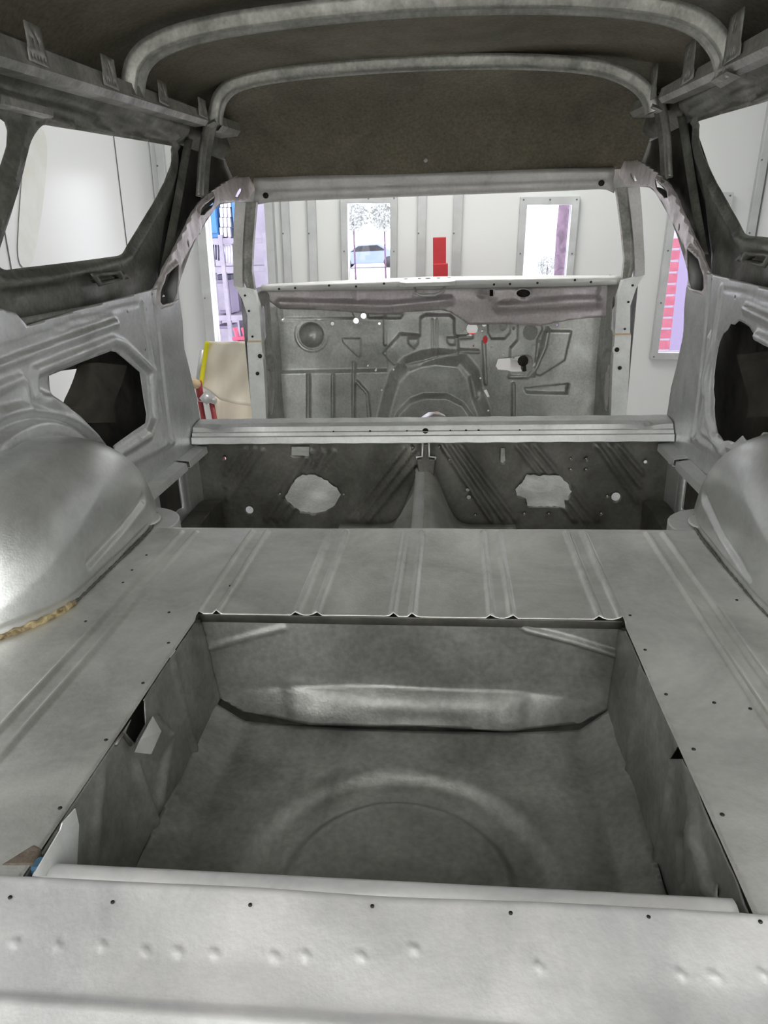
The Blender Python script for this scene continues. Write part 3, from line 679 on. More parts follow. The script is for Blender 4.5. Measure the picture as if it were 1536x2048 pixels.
    mesh_obj('corner_joint', [(s*abs(p[0]), 3.345, p[2]) for p in cj], [tuple(range(5))], 'header', car, '%s upper windscreen corner joint' % sd, thick=.004)
    box('kick_backing', (s*.915, 3.77, .02), (.004, .62, .78), 'bulk', car, 0)
    # --- roof bow leg
    lg = [(s*.752, 2.76, 1.03), (s*.765, 2.74, .98), (s*.775, 2.70, .90), (s*.776, 2.66, .82), (s*.775, 2.63, .775)]
    sweep('bow_leg', densify(lg, .02, 2), (0, -1, .2), [(-.004, -.042), (.012, -.034), (.014, -.020), (.003, -.012), (.003, .012), (.014, .020), (.012, .034), (-.004, .042)] if s > 0 else [(.004, -.042), (-.012, -.034), (-.014, -.020), (-.003, -.012), (-.003, .012), (-.014, .020), (-.012, .034), (.004, .042)], 'rail', car, 'grey channel running down from the forward roof bow on the %s' % sd, closed=False, thick=.002)
side(-1); side(1)

# ---- roof skin
def zroof(x, y):
    zc = np.interp(y, [.3, 1.4, 2.1, 2.5, 2.8, 3.0, 3.12, 3.22, 3.30], [1.150, 1.178, 1.188, 1.192, 1.185, 1.140, 1.08, .975, .862])
    zs = np.interp(y, [.3, 2.1, 2.9, 3.1, 3.30], [1.02, 1.035, 1.05, 1.0, .862])
    t = np.clip(abs(x)/.84, 0, 1); return zs+(zc-zs)*(1-t**4.2)**.6
rows = []
for y in np.concatenate([np.linspace(.36, 2.8, 30), np.linspace(2.84, 3.318, 24)]):
    rows.append([(x, y, float(zroof(x, y))) for x in np.sin(np.linspace(-math.pi/2, math.pi/2, 61))*.842])
rows_ = np.array(rows)
# smooth the profile along y
for _ in range(2): rows_[1:-1, :, 2] = (rows_[:-2, :, 2]+2*rows_[1:-1, :, 2]+rows_[2:, :, 2])/4
roof = strip('roof_panel', [[tuple(p) for p in r] for r in rows_], 'roof', car, 'dull olive brown underside of the roof', thick=.002)
pp = P(851, 320, 'y', 3.12)
tube('drain_hole', [(pp[0], 3.135, pp[2]), (pp[0], 3.128, pp[2])], .008, 'dashtop', roof, 'small bright hole in the roof front', n=12)  # pale disc stands in for light showing through the hole
# ---- roof bows
def bow(name, pts, Y, label, w=1.):
    pa = [(x, Y, z) for x, z in pts]; pa = densify(pa, .02, 2)
    pr_ = [(.010, -.052*w), (-.002, -.046*w), (-.020, -.040*w), (-.026, -.032*w), (-.022, -.022*w), (-.004, -.014*w), (.002, 0), (-.004, .014*w), (-.022, .022*w), (-.026, .032*w), (-.020, .040*w), (-.002, .046*w), (.010, .052*w)]
    return sweep(name, pa, (0, -1, 0), pr_, 'rail', car, label, closed=False, thick=.002)
b1 = bow('roof_bow', [(-.765, .985), (-.755, 1.03), (-.735, 1.075), (-.68, 1.112), (-.55, 1.142), (-.30, 1.160), (0, 1.166), (.30, 1.156), (.55, 1.132), (.68, 1.092), (.735, 1.04), (.755, 1.0), (.765, .965)], 2.09, 'rear roof bow, the larger pressed steel hoop', .82)
b2 = bow('roof_bow', [(-.755, 1.02), (-.748, 1.06), (-.725, 1.11), (-.67, 1.146), (-.54, 1.166), (-.30, 1.176), (0, 1.178), (.30, 1.168), (.55, 1.142), (.66, 1.105), (.725, 1.06), (.748, 1.02), (.755, .99)], 2.78, 'forward roof bow above the windscreen', .68)
for s in (-1, 1):
    for Y, z, b in ((2.09, .985, b1), (2.78, 1.015, b2)):
        zz = z-(.02 if s > 0 else 0)
        V = [(s*.765, Y-.07, zz-.01), (s*.765, Y+.07, zz-.01), (s*.735, Y+.06, zz+.004), (s*.735, Y-.06, zz+.004), (s*.745, Y, zz+.03)]
        mesh_obj('foot_gusset', V, [(0, 1, 2, 3), (0, 3, 4), (3, 2, 4), (2, 1, 4), (1, 0, 4)], 'rail', b, thick=.001)
# ---- windscreen header
HP = {}
rows = []
for t in np.linspace(0, 1, 50):
    xp = 508+t*720; yt = np.interp(xp, [508, 620, 850, 1100, 1228], [358, 352, 345, 339, 339]); yb = np.interp(xp, [508, 540, 620, 850, 1100, 1200, 1222, 1228], [410, 404, 400, 391, 382, 378, 380, 386])
    a = P(xp, yt, 'y', 3.28); b = P(xp, yb, 'y', 3.28); Yv = 3.28+.03*(1-(2*t-1)**2)
    st_ = .010*math.exp(-((t-.14)/.02)**2)
    rows.append([(a[0], Yv+.02, a[2]+.012), (a[0], Yv-.010, a[2]), (a[0], Yv-.018, a[2]*.8+b[2]*.2), (a[0], Yv-.004, a[2]*.62+b[2]*.38), (a[0], Yv-.010, a[2]*.45+b[2]*.55), (b[0], Yv-.012-st_*.3, b[2]+.008), (b[0], Yv, b[2]), (b[0], Yv+.03, b[2]+.004)])
hd = strip('windscreen_header', rows, 'header', car, 'grey windscreen header rail across the top of the opening')
for x, y in ((531, 391), (1203, 366)):
    p = P(x, y, 'y', 3.262); tube('bolt_hole', [(p[0], 3.268, p[2]), (p[0], 3.262, p[2])], .012, 'dark', hd, 'black bolt hole', n=12)
# ---- dash / cowl top
def dx(xp):
    return np.interp(xp, [520, 700, 850, 1050, 1245], [569, 556, 547, 548, 552]), np.interp(xp, [520, 560, 700, 850, 1050, 1245], [579, 579, 574, 569, 565, 564])
rows = []; Yd = 3.52
for t in np.linspace(0, 1, 60):
    xp = 521+t*722; yt, yb = dx(xp); a = P(xp, yt, 'y', Yd); b = P(xp, yb, 'y', Yd)
    lo = P(xp, np.interp(xp, [520, 850, 1245], [581, 577, 568]), 'y', Yd); u = 1-(2*t-1)**2
    zf = P(xp, np.interp(xp, [520, 850, 1245], [574, 562, 556]), 'y', Yd)[2]
    rows.append([(a[0], Yd+.02, lo[2]-.006), (a[0], Yd, lo[2]), (a[0], Yd-.002, zf), (a[0], Yd+.03, zf+.008), (a[0]*1.0, Yd+.10+.16*u, zf+.006), (a[0], Yd+.12+.16*u, zf-.03)])
dt = strip('dash_top', rows, 'dashtop', car, 'pale steel dash lip below the windscreen opening')
c0 = P(855, 566, 'y', 3.49)
brk = [(-.135, 0), (-.12, -.012), (.12, -.012), (.135, 0), (.11, .02), (-.11, .02)]
prism('demister_bracket', [(c0[0]+a*1.0, b) for a, b in [(-.13, 3.48), (-.10, 3.46), (.10, 3.46), (.13, 3.48), (.125, 3.56), (.10, 3.60), (-.10, 3.60), (-.125, 3.56)]], lambda a, b, h: (a, b, c0[2]-.010+h+(b-3.5)*.12), 0, .020, 'dashtop', dt, bev=.003)
for dx_ in (-.105, -.04, .0, .05, .10): tube('bracket_hole', [(c0[0]+dx_, 3.56, c0[2]+.0165), (c0[0]+dx_, 3.56, c0[2]+.0182)], .008 if abs(dx_) > .03 else .012, 'dark', dt, n=10)
for x, y in ((558, 574), (590, 572), (658, 567), (712, 569), (768, 563), (988, 565), (1020, 564), (1075, 562), (1150, 556), (1182, 560)):
    p = P(x, y+4, 'y', Yd-.004); tube('lip_hole', [(p[0], Yd+.001, p[2]), (p[0], Yd-.0045, p[2])], .0055, 'dark', dt, n=8)
# cowl face under the lip
F2 = lambda pts, Y=3.62: A('y', Y, pts, XZ)
co = F2([(530, 576), (850, 570), (1236, 564), (1236, 600), (1215, 634), (1175, 636), (1140, 640), (1080, 652), (1010, 648), (940, 650), (900, 624), (880, 620), (760, 628), (640, 620), (560, 618), (535, 600)])
ch1 = F2(circ((1046, 586), 14, 14, 8)); ch2 = F2([(979, 579), (986, 579), (986, 592), (979, 592)])
def ch_h(Q):
    h = wob(Q, 81, .002, 9)
    h = h+bead(Q, F2([(560, 606), (780, 612), (900, 600)]), .03, .018)+bead(Q, F2([(1000, 612), (1190, 604)]), .04, .03)
    h = h+bead(Q, ch1, .012, .008, True)-bead(Q, F2([(960, 590), (975, 590)]), .02, .012)+bead(Q, F2([(715, 575), (715, 595)]), .02, .008)
    return h+plateau(Q, F2([(960, 575), (1200, 568), (1190, 602), (980, 600)]), .012, .012)
mesh_obj('cowl_backing', [tuple(P(x, y, 'y', 3.66)) for x, y in ((965, 572), (1090, 572), (1090, 604), (965, 604))], [(0, 1, 2, 3)], 'cavity', car, thick=.003)  # added dark plate that gives the cowl holes their shade
cw = panel('cowl_face', lambda a, b, h: (a, 3.62-h, b), co, [ch1, ch2], .010, 'cowl', car, ch_h, es=.02, label='mauve-tinted steel cowl face under the dash lip')
c1 = P(852, 580, 'y', 3.50)
tube('wiper_bracket', [(c1[0]-.055, 3.53, c1[2]+.012), (c1[0]-.05, 3.49, c1[2]-.012), (c1[0]-.02, 3.48, c1[2]-.022), (c1[0]+.04, 3.48, c1[2]-.022), (c1[0]+.08, 3.50, c1[2]-.008), (c1[0]+.09, 3.53, c1[2]+.012)], .007, 'dashtop', dt)
# ---- firewall
YW = 3.70
Z1 = lambda pts: F2([(540+x*.4427, 600+y*.4427) for x, y in pts], YW)
Zc = lambda x, y: Z1([(x, y)])[0]
fo = Z1([(20, 650), (20, 30), (1510, 20), (1510, 650)])
mk = .0116
fwh = [circ(Zc(x, y), r*.00116, 12) for x, y, r in ((913, 130, 25), (967, 111, 9), (387, 95, 12), (421, 73, 12), (280, 108, 8), (493, 108, 5), (1100, 130, 6), (1212, 187, 6), (1249, 127, 6), (1296, 113, 6), (441, 298, 4), (559, 313, 4), (477, 320, 4), (505, 407, 4), (985, 497, 4), (1052, 121, 17), (1175, 145, 31), (958, 140, 4), (919, 207, 3), (1000, 215, 3), (1054, 247, 3), (950, 352, 4))]
fwh += [circ(Zc(972, 180), .012, 12, .019), Z1([(965, 408), (978, 404), (992, 436), (982, 438)]),
        Z1([(1020, 298), (1030, 266), (1080, 262), (1110, 252), (1160, 246), (1178, 256), (1186, 285), (1180, 306), (1150, 320), (1100, 320), (1030, 314)]),
        Z1([(655, 540), (690, 494), (720, 474), (760, 470), (790, 484), (826, 540), (826, 650), (655, 650)])]
tun = Z1([(500, 700), (510, 545), (540, 420), (565, 340), (620, 280), (680, 255), (750, 243), (860, 255), (915, 320), (935, 420), (960, 480), (980, 560), (990, 700)])
tin = Z1([(540, 700), (558, 545), (590, 480), (640, 430), (700, 408), (800, 408), (870, 445), (915, 510), (940, 560), (950, 700)])
def fw_h(Q):
    h = wob(Q, 91, .002, 8)
    h = h+plateau(Q, tun, .085, .040)+plateau(Q, tin, .040, .010)
    h = h+bead(Q, Z1([(600, 290), (750, 246), (850, 258), (915, 330), (935, 420)]), .018, .012)
    c = Zc(185, 160); r = np.hypot(*(Q-np.array(c)).T); h = h-.045*np.sqrt(np.clip(1-(r/.062)**2, 0, 1))+.004*np.exp(-((r-.068)/.006)**2)+.003*np.exp(-((r-.082)/.004)**2)
    h = h+plateau(Q, Z1([(510, 240), (590, 150), (680, 158), (680, 80), (700, 66), (812, 66), (832, 84), (832, 150), (850, 172), (850, 240), (750, 245), (620, 280), (560, 290)]), .026, .006)
    for xx in (735, 755): h = h+bead(Q, Z1([(xx, 85), (xx, 238)]), .007, .008)
    for a in ([(520, 82), (520, 200)], [(175, 340), (175, 600)], [(285, 340), (285, 600)], [(378, 285), (378, 600)], [(395, 370), (440, 420), (450, 545)], [(1100, 380), (1100, 600)], [(850, 228), (940, 232)], [(850, 168), (910, 165)], [(965, 190), (975, 375)], [(1080, 345), (1160, 348), (1200, 300), (1240, 210), (1255, 130)]):
        h = h+bead(Q, Z1(a), .013, .015)
    for a, d in (([(325, 175), (410, 175), (408, 255), (395, 258), (330, 195)], .005), ([(625, 168), (672, 168), (672, 190), (650, 210), (628, 192)], .008), ([(800, 165), (836, 165), (836, 196), (815, 198), (800, 185)], .008), ([(985, 95), (1090, 95), (1085, 150), (1060, 176), (1000, 176), (985, 150)], -.010), ([(1120, 100), (1140, 90), (1215, 92), (1230, 130), (1205, 175), (1200, 250), (1195, 345), (1082, 345), (1085, 215), (1118, 180)], .014), ([(40, 20), (360, 25), (370, 60), (380, 85), (50, 90)], -.014), ([(440, 60), (600, 62), (590, 82), (440, 84)], -.012), ([(1240, 140), (1360, 140), (1330, 270), (1220, 340), (1190, 330)], .012), ([(1150, 400), (1350, 380), (1340, 425), (1160, 420)], -.02)):
        h = h+plateau(Q, Z1(a), d*1.25, .0055)
    h = h-.012*np.clip((Q[:, 1]-Zc(400, 330)[1])/.02, 0, 1)*(Q[:, 0] < Zc(520, 0)[0])
    return h
panel('firewall', lambda a, b, h: (a, YW-h*1.35, b), fo, fwh, .0050, 'fire', car, fw_h, es=.008, label='embossed grey steel firewall with tunnel hump and pierced holes')
p_ = P(1062, 690, 'y', 3.80)
mesh_obj('bay_plate', [tuple(P(x, y, 'y', Y)) for x, y, Y in ((990, 630, 3.80), (1110, 625, 3.80), (1115, 700, 3.82), (1085, 702, 3.82), (1080, 765, 3.84), (1055, 765, 3.84), (1050, 700, 3.82), (985, 698, 3.82))], [tuple(range(8))], 'fire', car, 'grey plate in the engine bay seen through the firewall holes', thick=.003)
box('bay_bracket', tuple(P(1066, 722, 'y', 3.95)), (.12, .10, .11), 'cavity', car, .01, 'rusty brown bracket behind the steering column hole')
tube('bay_tube', [tuple(P(1046, 722, 'y', 3.78)), tuple(P(1046, 722, 'y', 3.95))], .028, 'cavity', car)
# front floor behind the beam
def ff_h(Q):
    h = wob(Q, 95, .002, 6)+.16*np.exp(-(Q[:, 0]/.16)**2)*1.0
    for xx in (-.5, -.35, .35, .5): h = h+bead(Q, [(xx, 2.5), (xx, 3.5)], .03, .012)
    return h
panel('front_floor_panel', lambda a, b, h: (a, b, -.36+h), [(-.80, 2.30), (.80, 2.30), (.80, 3.72), (-.80, 3.72)], [], .03, 'fire', car, ff_h, es=.05)
# ---- crossbeam
YBm = 2.28
bp = [(.075, .0), (.085, .0), (.045, .058), (.040, .068)]
rows = []
for x in np.linspace(-.775, .775, 90):
    dn = .010*sum(math.exp(-((x-c)/.035)**2) for c in (-.69, .69)); jg = .0008*math.sin(x*61)
    rows.append([(x, 2.345, .02), (x, 2.345, .058), (x, 2.337, .064+jg), (x, 2.29, .060-dn*.3), (x, 2.262, .054-dn), (x, 2.255, .040-dn*.5), (x, 2.248, .038), (x, 2.243, .028), (x, 2.235, .026), (x, 2.232, .006+jg), (x, 2.240, .002), (x, 2.262, -.002)])
beam = strip('cross_beam', rows, 'beam', car, 'shiny folded steel cross beam above the bulkhead', smooth=False)
for x, r in ((0, .010), (-.18, .004), (-.06, .003), (.08, .003), (.13, .004), (.17, .004), (-.3, .003), (.3, .003)):
    tube('beam_hole', [(x, 2.252, .0385), (x, 2.250, .0405)], r, 'dark', beam, n=10)
# ---- bulkhead
Zb = lambda pts: A('y', YBm, [(280+x*.7552, 820+y*.7552) for x, y in pts], XZ)
def bh(Q):
    h = wob(Q, 101, .002, 7)
    G = [[(275, 100), (222, 168)], [(300, 100), (228, 205)], [(322, 105), (232, 238)], [(450, 110), (335, 293)], [(482, 110), (360, 293)], [(512, 110), (385, 293)], [(700, 100), (553, 290)], [(722, 110), (577, 294)], [(742, 125), (602, 294)],
         [(800, 95), (930, 293)], [(825, 95), (963, 293)], [(850, 95), (997, 293)], [(1000, 97), (1150, 293)], [(1022, 95), (1180, 296)], [(1048, 95), (1210, 294)], [(1212, 95), (1312, 240)], [(1245, 95), (1324, 202)], [(1270, 95), (1331, 168)]]
    for g in G: h = h+bead(Q, Zb(g), .012, .010)
    return h
bho = [(-.79, .03), (.79, .03), (.79, -.33), (-.79, -.33)]
bl = [jag(Zb([(430, 172), (465, 172), (495, 190), (520, 208), (531, 225), (515, 255), (490, 270), (455, 276), (425, 270), (400, 250), (382, 232), (395, 210), (410, 185)]), .0012, 5), jag(Zb([(1025, 172), (1110, 173), (1130, 190), (1142, 215), (1135, 235), (1125, 240), (1125, 258), (1025, 256), (1023, 235), (1000, 228), (994, 210), (1015, 190)]), .0012, 6),
      Zb([(400, 98), (448, 98), (448, 122), (400, 122)]), Zb([(956, 102), (966, 102), (968, 135), (962, 142), (955, 140)])]
bl += [circ(Zb([(x, y)])[0], r*.00092, 14) for x, y, r in ((289, 266, 15), (1261, 231, 16), (735, 161, 10), (868, 212, 7), (871, 232, 8), (223, 129, 6), (1339, 138, 6), (1238, 229, 3), (370, 223, 3), (539, 225, 3), (1141, 130, 3), (1182, 130, 3), (1141, 158, 3), (1182, 158, 3), (820, 131, 3), (793, 98, 2.5), (722, 101, 3), (888, 278, 2.6), (1018, 275, 2.6), (1083, 275, 2.6), (1222, 275, 2.6))]
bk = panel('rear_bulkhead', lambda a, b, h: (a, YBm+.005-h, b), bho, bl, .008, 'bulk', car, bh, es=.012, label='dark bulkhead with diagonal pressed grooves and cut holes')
# centre strap
V3 = F2([(845, 882), (858, 882), (858, 915), (871, 918), (871, 912), (866, 912), (866, 945), (838, 940), (838, 912), (832, 912), (832, 918), (845, 915)], YBm)
prism('centre_bracket', F2([(840, 884), (861, 884), (861, 914), (872, 914), (868, 950), (858, 968), (846, 968), (838, 945), (833, 914), (842, 914)], YBm), lambda a, b, h: (a, YBm-.006-h, b), 0, .022, 'bulk', bk, bev=.004)
tube('bracket_rib', [tuple(P(x, y, 'y', 2.24)) for x, y in ((845, 886), (845, 913), (833, 914), (833, 919))], .004, 'floor', bk, n=6)
tube('bracket_rib', [tuple(P(x, y, 'y', 2.24)) for x, y in ((858, 886), (858, 913), (871, 914), (871, 919))], .004, 'floor', bk, n=6)
# tunnel hump between bulkhead and load floor, with a bright centre strip
rows = []
for i, y in enumerate(np.linspace(2.275, 1.58, 24)):
    t = (2.275-y)/.695; hgt = .185*(1-t)**1.2+.02; w = .115+.03*t
    rows.append([(x, y, -.325+.06*0+hgt*math.exp(-abs((x-.0)/(w*.62))**2.4)+.03) for x in np.linspace(-.30, .30, 41)])
th = strip('transmission_tunnel', rows, 'floor', car, 'humped tunnel rising to the bulkhead')
rows = [[(x, y, z+.003) for x in (-.034, -.0)] for y, z in [(r[0][1], r[19][2]) for r in rows]]
strip('tunnel_strip', rows, 'sill', th, 'bright strip along the tunnel')
plate3('tunnel_gusset', [tuple(P(x, y, 'y', Y)) for x, y, Y in ((786, 1056, 2.02), (838, 966, 2.22), (846, 966, 2.22), (828, 1056, 2.0))], 'floor', th, .003, 'pale triangular gusset plate')
panel('rear_footwell_floor', lambda a, b, h: (a, b, -.325+h), [(-.78, 1.5), (.78, 1.5), (.78, 2.29), (-.78, 2.29)], [], .05, 'bulk', car, es=.08)
# ================================================================== SUPPORTS under the shell
for i, (x, y, w) in enumerate(((-.6, 1.9, 'left rear'), (.6, 1.9, 'right rear'), (-.6, 3.3, 'left front'), (.6, 3.3, 'right front'))):
    st = empty('axle_stand', (x, y, ZF-TL*x), 'dark red axle stand holding up the %s of the shell' % w, 'axle stand', 'axle stands')
    zt = -.362 if y > 2.3 else -.342
    zb = ZF-TL*x+.001
    tube('post', [(x, y, zb+.16), (x, y, zt-.02)], .022, 'darkred', st); box('saddle', (x, y, zt-.01), (.09, .05, .018), 'darkred', st)
    for a in range(4):
        an = math.pi/4+a*math.pi/2; tube('leg', [(x, y, zb+.28), (x+.16*math.cos(an), y+.16*math.sin(an), zb+.012)], .012, 'darkred', st, n=6)
# ================================================================== THINGS IN THE BOOTH
# red hoist in front of the firewall
yh = 4.75
p0 = P(866, 474, 'y', yh); p1 = P(892, 474, 'y', yh); hz = ZF
ho = empty('engine_hoist', ((p0[0]+p1[0])/2, yh, ZF), 'bright red hoist post standing beyond the windscreen opening', 'hoist')
hw = p1[0]-p0[0]; hx = (p0[0]+p1[0])/2
box('upright', (hx, yh, (p0[2]+ZF)/2), (hw, .07, p0[2]-ZF-.004), 'red', ho, .004)
p2 = P(893, 545, 'y', yh-.05)
box('collar', (hx+.006, yh, P(890, 530, 'y', yh)[2]-.035), (hw+.012, .085, .09), 'red', ho, .004)
pc = P(900, 680, 'y', yh-.05)
box('cross_arm', (hx+.03, yh-.05, pc[2]-.005), (.62, .04, .09), 'red', ho, .004)
for s in (-1, 1): box('foot', (hx+s*.25, yh-.1, ZF+.04), (.07, .7, .06), 'red', ho, .004)
box('foot_bar', (hx, yh+.0, ZF+.04), (.56, .07, .065), 'red', ho, .004)
# masked panel on a stand, at the left, beyond the door opening
Ym = 4.35
mp_ = [P(x, y, 'y', Ym) for x, y in ((413, 683), (520, 683), (520, 812), (470, 800), (440, 788), (408, 770))]
pan = empty('masked_panel', (mp_[0][0]+.15, Ym, mp_[0][2]-.3), 'car panel wrapped in cream masking paper, taped yellow down its left edge', 'panel')
NX, NY = 24, 18; rows = []
for i in range(NX+1):
    xt = 413+(535-413)*i/NX; xb = 400+(535-400)*i/NX
    yb = np.interp(xb, [400, 420, 440, 470, 500, 540], [770, 783, 800, 808, 812, 815]); row = []
    for j in range(NY+1):
        t = j/NY; x_ = xt+(xb-xt)*t; y_ = 683+(yb-683)*t
        yy = Ym+.05*math.sin(t*2.6)+.012*math.sin(t*9+i*.5)+.01*math.sin(i*.9); row.append(tuple(P(x_, y_, 'y', yy)))
    rows.append(row)
pw = strip('masking_paper', rows, 'paper', pan, thick=.004)
rows = [[tuple(P(430+110*i/16, 790+80*t, 'y', Ym+.16+.02*math.sin(i*.8))) for t in np.linspace(0, 1, 6)] for i in range(17)]
strip('paper_fold', rows, 'paper', pan, thick=.004)
rows2 = [[tuple(P(411+d-(13)*t, 683+87*t, 'y', Ym-.012+.05*math.sin(t*2.6))) for t in np.linspace(0, 1, 12)] for d in (-1, 8)]
strip('edge_tape', rows2, 'tape', pan, 'bright yellow tape', thick=.001)
st = empty('panel_stand', tuple(P(405, 842, 'y', 4.3)*np.array([1, 1, 0])+np.array([0, 0, ZF])), 'dark red and grey trestle stand holding the paper wrapped panel', 'stand')
Ys_ = 4.28
def pp_(x, y, Y=Ys_): return tuple(P(x, y, 'y', Y))
tube('arm', [pp_(404, 700, 4.42), pp_(396, 765, 4.42)], .016, 'trim', st, 'grey padded arm')
tube('post', [pp_(396, 762), pp_(402, 800)], .022, 'darkred', st)
b0 = P(405, 845, 'y', Ys_); b1_ = P(430, 845, 'y', Ys_)
tube('leg', [pp_(399, 795), (b0[0]+.04, Ys_, ZF+.05)], .016, 'darkred', st); tube('leg', [pp_(422, 800), (b1_[0]+.04, Ys_, ZF+.05)], .016, 'darkred', st)
tube('cross_bar', [pp_(394, 797), pp_(432, 803)], .020, 'trim', st, 'grey clamp bar'); tube('clamp', [pp_(405, 790, 4.26), pp_(420, 803, 4.26)], .030, 'trim', st)
tube('pad', [pp_(387, 766, 4.30), pp_(392, 768, 4.24)], .030, 'tan', st, 'tan foam pad')
for q_ in (b0, b1_): tube('caster', [(q_[0]+.03, Ys_, ZF+.036), (q_[0]+.05, Ys_, ZF+.036)], .034, 'tyre', st, n=16)
# ================================================================== OUTSIDE THE BOOTH
o = mesh_obj('ground', [(-30, 5.7, ZF-.02), (30, 5.7, ZF-.02), (30, 60, ZF-.02), (-30, 60, ZF-.02), (-30, 5.7, ZF-.12), (30, 5.7, ZF-.12), (30, 60, ZF-.12), (-30, 60, ZF-.12)], [(0, 1, 2, 3), (7, 6, 5, 4), (0, 4, 5, 1), (1, 5, 6, 2), (2, 6, 7, 3), (3, 7, 4, 0)], 'ground'); o['kind'] = 'structure'
GZ = ZF-.02
wk = box('wall_workshop', (-2.45, 8.1, .6), (1.7, .08, 3.0), 'wksh', None, 0); wk['kind'] = 'structure'
# shelving beyond the doorway
Yk = 7.3
def pk_(x, y, Y=Yk): return P(x, y, 'y', Y)
a = pk_(418, 480); b = pk_(560, 480)
rk = empty('shelf_rack', ((a[0]+b[0])/2, Yk, GZ), 'grey steel workshop shelving seen through the left doorway', 'shelving')
xa, xb_ = a[0]-.05, pk_(540, 480)[0]
for y_ in (483, 538, 632):
    z = pk_(450, y_)[2]; box('shelf', ((xa+xb_)/2, Yk, z), (xb_-xa, .45, .05), 'shelf', rk, .003)
z = pk_(450, 715)[2]; box('shelf', ((xa+xb_)/2, Yk, z), (xb_-xa, .45, .05), 'shelf', rk, .003)
for x in (xa, pk_(467, 600)[0], xb_):
    for dy in (-.21, .21): box('upright', (x, Yk+dy, (GZ+pk_(450, 470)[2])/2), (.04, .04, pk_(450, 470)[2]-GZ), 'shelf', rk, .002)
def on_shelf(name, x0, x1, ytop, ybot, m, label, cat, dep=.3, Y=None, group=None, lid=None):
    Y = Y or Yk; a = pk_(x0, ytop, Y-dep/2); b = pk_(x1, ybot, Y-dep/2)
    e = empty(name, ((a[0]+b[0])/2, Y, b[2]), label, cat, group)
    box('body', ((a[0]+b[0])/2, Y, (a[2]+b[2])/2), (abs(b[0]-a[0]), dep, a[2]-b[2]), m, e, .006)
    if lid: box('front_panel', ((a[0]+b[0])/2, Y-dep/2-.006, (a[2]+b[2])/2), (abs(b[0]-a[0])*.86, .01, (a[2]-b[2])*.8), lid, e, .003)
    return e
on_shelf('blue_cabinet', 410, 438, 380, 476, 'blue', 'bright blue metal cabinet at the left end of the top shelf', 'cabinet', lid='blue')
on_shelf('blue_cabinet', 462, 474, 395, 476, 'blue', 'narrow bright blue cabinet right of the white boxes', 'cabinet', lid='blue')
for r in range(4):
    for c_ in range(3):
        on_shelf('white_box', 438+c_*8+.3, 446+c_*8-.3, 395+r*20, 414+r*20, 'whitebox', 'white carton in the stack of cartons on the top shelf, row %s, column %s' % (('top', 'second', 'third', 'bottom')[r], ('left', 'middle', 'right')[c_]), 'box', group='white cartons on the top shelf')
# hanging spanners
for i in range(9):
    x = 422+i*5.3; a = pk_(x, 487, 7.12); b = pk_(x+1, 530-(9-i)*1.5, 7.12)
    t_ = tube('spanner', [tuple(a-np.array([0, .02, .012])), tuple(b-np.array([0, .02, 0]))], .009, 'silver' if i > 3 else 'tooldark', None, n=6)
    o = t_; tag(o, '%s long tool in the row hanging under the top shelf, %s from the left' % ('silver' if i > 3 else 'dark', ('first', 'second', 'third', 'fourth', 'fifth', 'sixth', 'seventh', 'eighth', 'ninth')[i]), 'tool', 'tools hanging behind the doorway')
on_shelf('storage_bin', 432, 464, 560, 627, 'purplebox', 'mauve storage bin on the middle shelf of the rack', 'bin', dep=.28, lid='shelf')
on_shelf('storage_bin', 430, 464, 652, 706, 'purplebox', 'mauve storage bin on the lowest visible shelf of the rack', 'bin', lid='shelf')
on_shelf('dark_toolbox', 434, 462, 549, 559.6, 'tooldark', 'flat dark toolbox lying on the mauve bin under the second shelf', 'toolbox', dep=.2)
ps = empty('step_ladder', tuple(pk_(482, 720, 6.6)*np.array([1, 1, 0])+np.array([0, 0, GZ])), 'small pink-red step ladder in front of the shelving', 'step ladder')
tube('rail', [tuple(pk_(470, 655, 6.6)), tuple(pk_(500, 760, 6.6))], .022, 'pink', ps); tube('rail', [tuple(pk_(486, 655, 6.6)), tuple(pk_(516, 760, 6.6))], .022, 'pink', ps)
for t in (.2, .5, .8):
    box('step', ((pk_(478+30*t, 655+105*t, 6.6))[0], 6.6, pk_(478+30*t, 655+105*t, 6.6)[2]), (.16, .10, .025), 'pink', ps)
ft = pk_(500, 760, 6.6); tube('leg', [tuple(ft), (ft[0]+.08, 6.62, GZ+.01)], .02, 'pink', ps); ft = pk_(516, 760, 6.6); tube('leg', [tuple(ft), (ft[0]+.08, 6.62, GZ+.01)], .02, 'pink', ps)
# yard: parked car and shrubs seen through the first window
def simple_car(cx, cy, label):
    e = empty('parked_car', (cx, cy, GZ), label, 'car')
    L = 4.2; Wd = 1.7; z0 = GZ+.25
    prof = [(-2.1, .0), (-2.1, .42), (-1.95, .55), (-1.2, .62), (-.55, 1.08), (.7, 1.12), (1.4, .72), (2.05, .62), (2.12, .3), (2.1, .0)]
    prism('body', [(cx+a, z0+b) for a, b in prof], lambda a, b, h: (a, cy+h, b), -Wd/2, Wd/2, 'carblue', e, bev=.05)
    for a in (-1.3, 1.3):
        for s in (-1, 1): tube('wheel', [(cx+a, cy+s*(Wd/2-.18), GZ+.32), (cx+a, cy+s*(Wd/2+.01), GZ+.32)], .32, 'tyre', e, n=20)
    prism('side_window', [(cx+a, z0+b) for a, b in [(-1.0, .68), (-.5, 1.0), (.62, 1.03), (1.15, .72)]], lambda a, b, h: (a, cy-Wd/2-.01+h, b), -.005, .005, 'dark', e)
    return e
c = P(735, 446, 'y', 46.); simple_car(c[0], 46., 'blue car parked in the yard, seen through the left booth window')
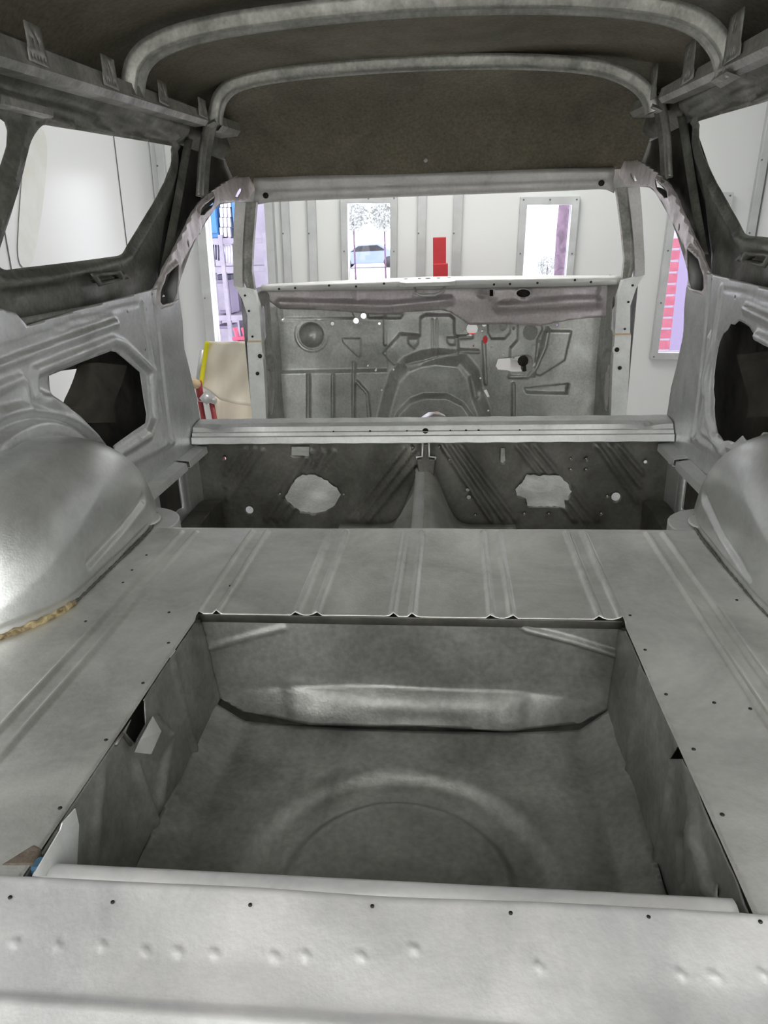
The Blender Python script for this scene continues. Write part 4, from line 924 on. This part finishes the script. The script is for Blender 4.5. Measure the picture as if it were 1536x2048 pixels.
def shrub(name, c, r, n, label, m='leaf', cat='shrub', h=None):
    e = empty(name, (c[0], c[1], GZ), label, cat); rs = random.Random(int(c[0]*100)+n); V = []; F = []
    for i in range(n):
        d = Vector((rs.gauss(0, 1), rs.gauss(0, 1), rs.gauss(0, 1))).normalized()*r*rs.uniform(.5, 1); p = Vector(c)+d
        u = Vector((rs.gauss(0, 1), rs.gauss(0, 1), rs.gauss(0, 1))).normalized()*r*.12; w = u.orthogonal().normalized()*r*.06; k = len(V)
        V += [p-u, p+w, p+u, p-w]; F.append((k, k+1, k+2, k+3))
    mesh_obj('foliage', V, F, m, e, thick=.004)
    tube('stem', [(c[0], c[1], GZ), (c[0], c[1], c[2])], r*.06, 'bark', e, n=6)
    return e
c = P(706, 430, 'y', 20.); shrub('shrub', c, .42, 700, 'pale leafy bush left of the blue car outside the left window')
c = P(768, 430, 'y', 20.); shrub('shrub', c, .40, 700, 'pale leafy bush right of the blue car outside the left window')
c = P(1095, 533, 'y', 9.); shrub('shrub', c, .13, 300, 'small bush low outside the second booth window')
# tree trunk beyond second window
tr = empty('tree', tuple(P(1137, 480, 'y', 8.)*np.array([1, 1, 0])+np.array([0, 0, GZ])), 'thick mauve brown tree trunk outside the second booth window', 'tree')
tp = P(1137, 480, 'y', 8.)
tube('trunk', [(tp[0]+.01, 8., GZ), (tp[0], 8., 0), (tp[0]-.01, 8., .6), (tp[0]+.02, 8.02, 1.2), (tp[0]-.1, 8.1, 2.6)], [.16, .13, .12, .12, .10], 'bark', tr, n=14)
tube('branch', [(tp[0]-.01, 8., .9), (tp[0]+.3, 8.1, 1.5), (tp[0]+.5, 8.2, 2.2)], [.07, .05, .03], 'bark', tr)
# brick pillar and yard bits beyond the third window
bx0 = P(1338, 450, 'y', 7.2); bx1 = P(1353, 450, 'y', 7.2)
bp_ = empty('brick_pillar', (bx0[0]+.02, 7.2, GZ), 'red brick pillar with pale mortar outside the right booth window', 'pillar')
ht = P(1350, 455, 'y', 7.2)[2]
box('mortar_core', (bx0[0]-.0, 7.2, (GZ+ht)/2), (.15, .22, ht-GZ), 'mortar', bp_, 0)
nb = int((ht-GZ)/.10)
V = []
for i in range(nb):
    box('brick', (bx0[0], 7.2, GZ+.05+i*.10), (.18, .25, .078), 'brick', bp_, .004)
gp = P(1366, 560, 'y', 8.5); box('steel_locker', (gp[0]+.02, 8.5, (GZ+1.2)/2), (.30, .4, 1.2-GZ), 'purplebox', None, .01)
tag(bpy.data.objects['steel_locker'], 'tall mauve grey steel locker outside the right booth window', 'locker')
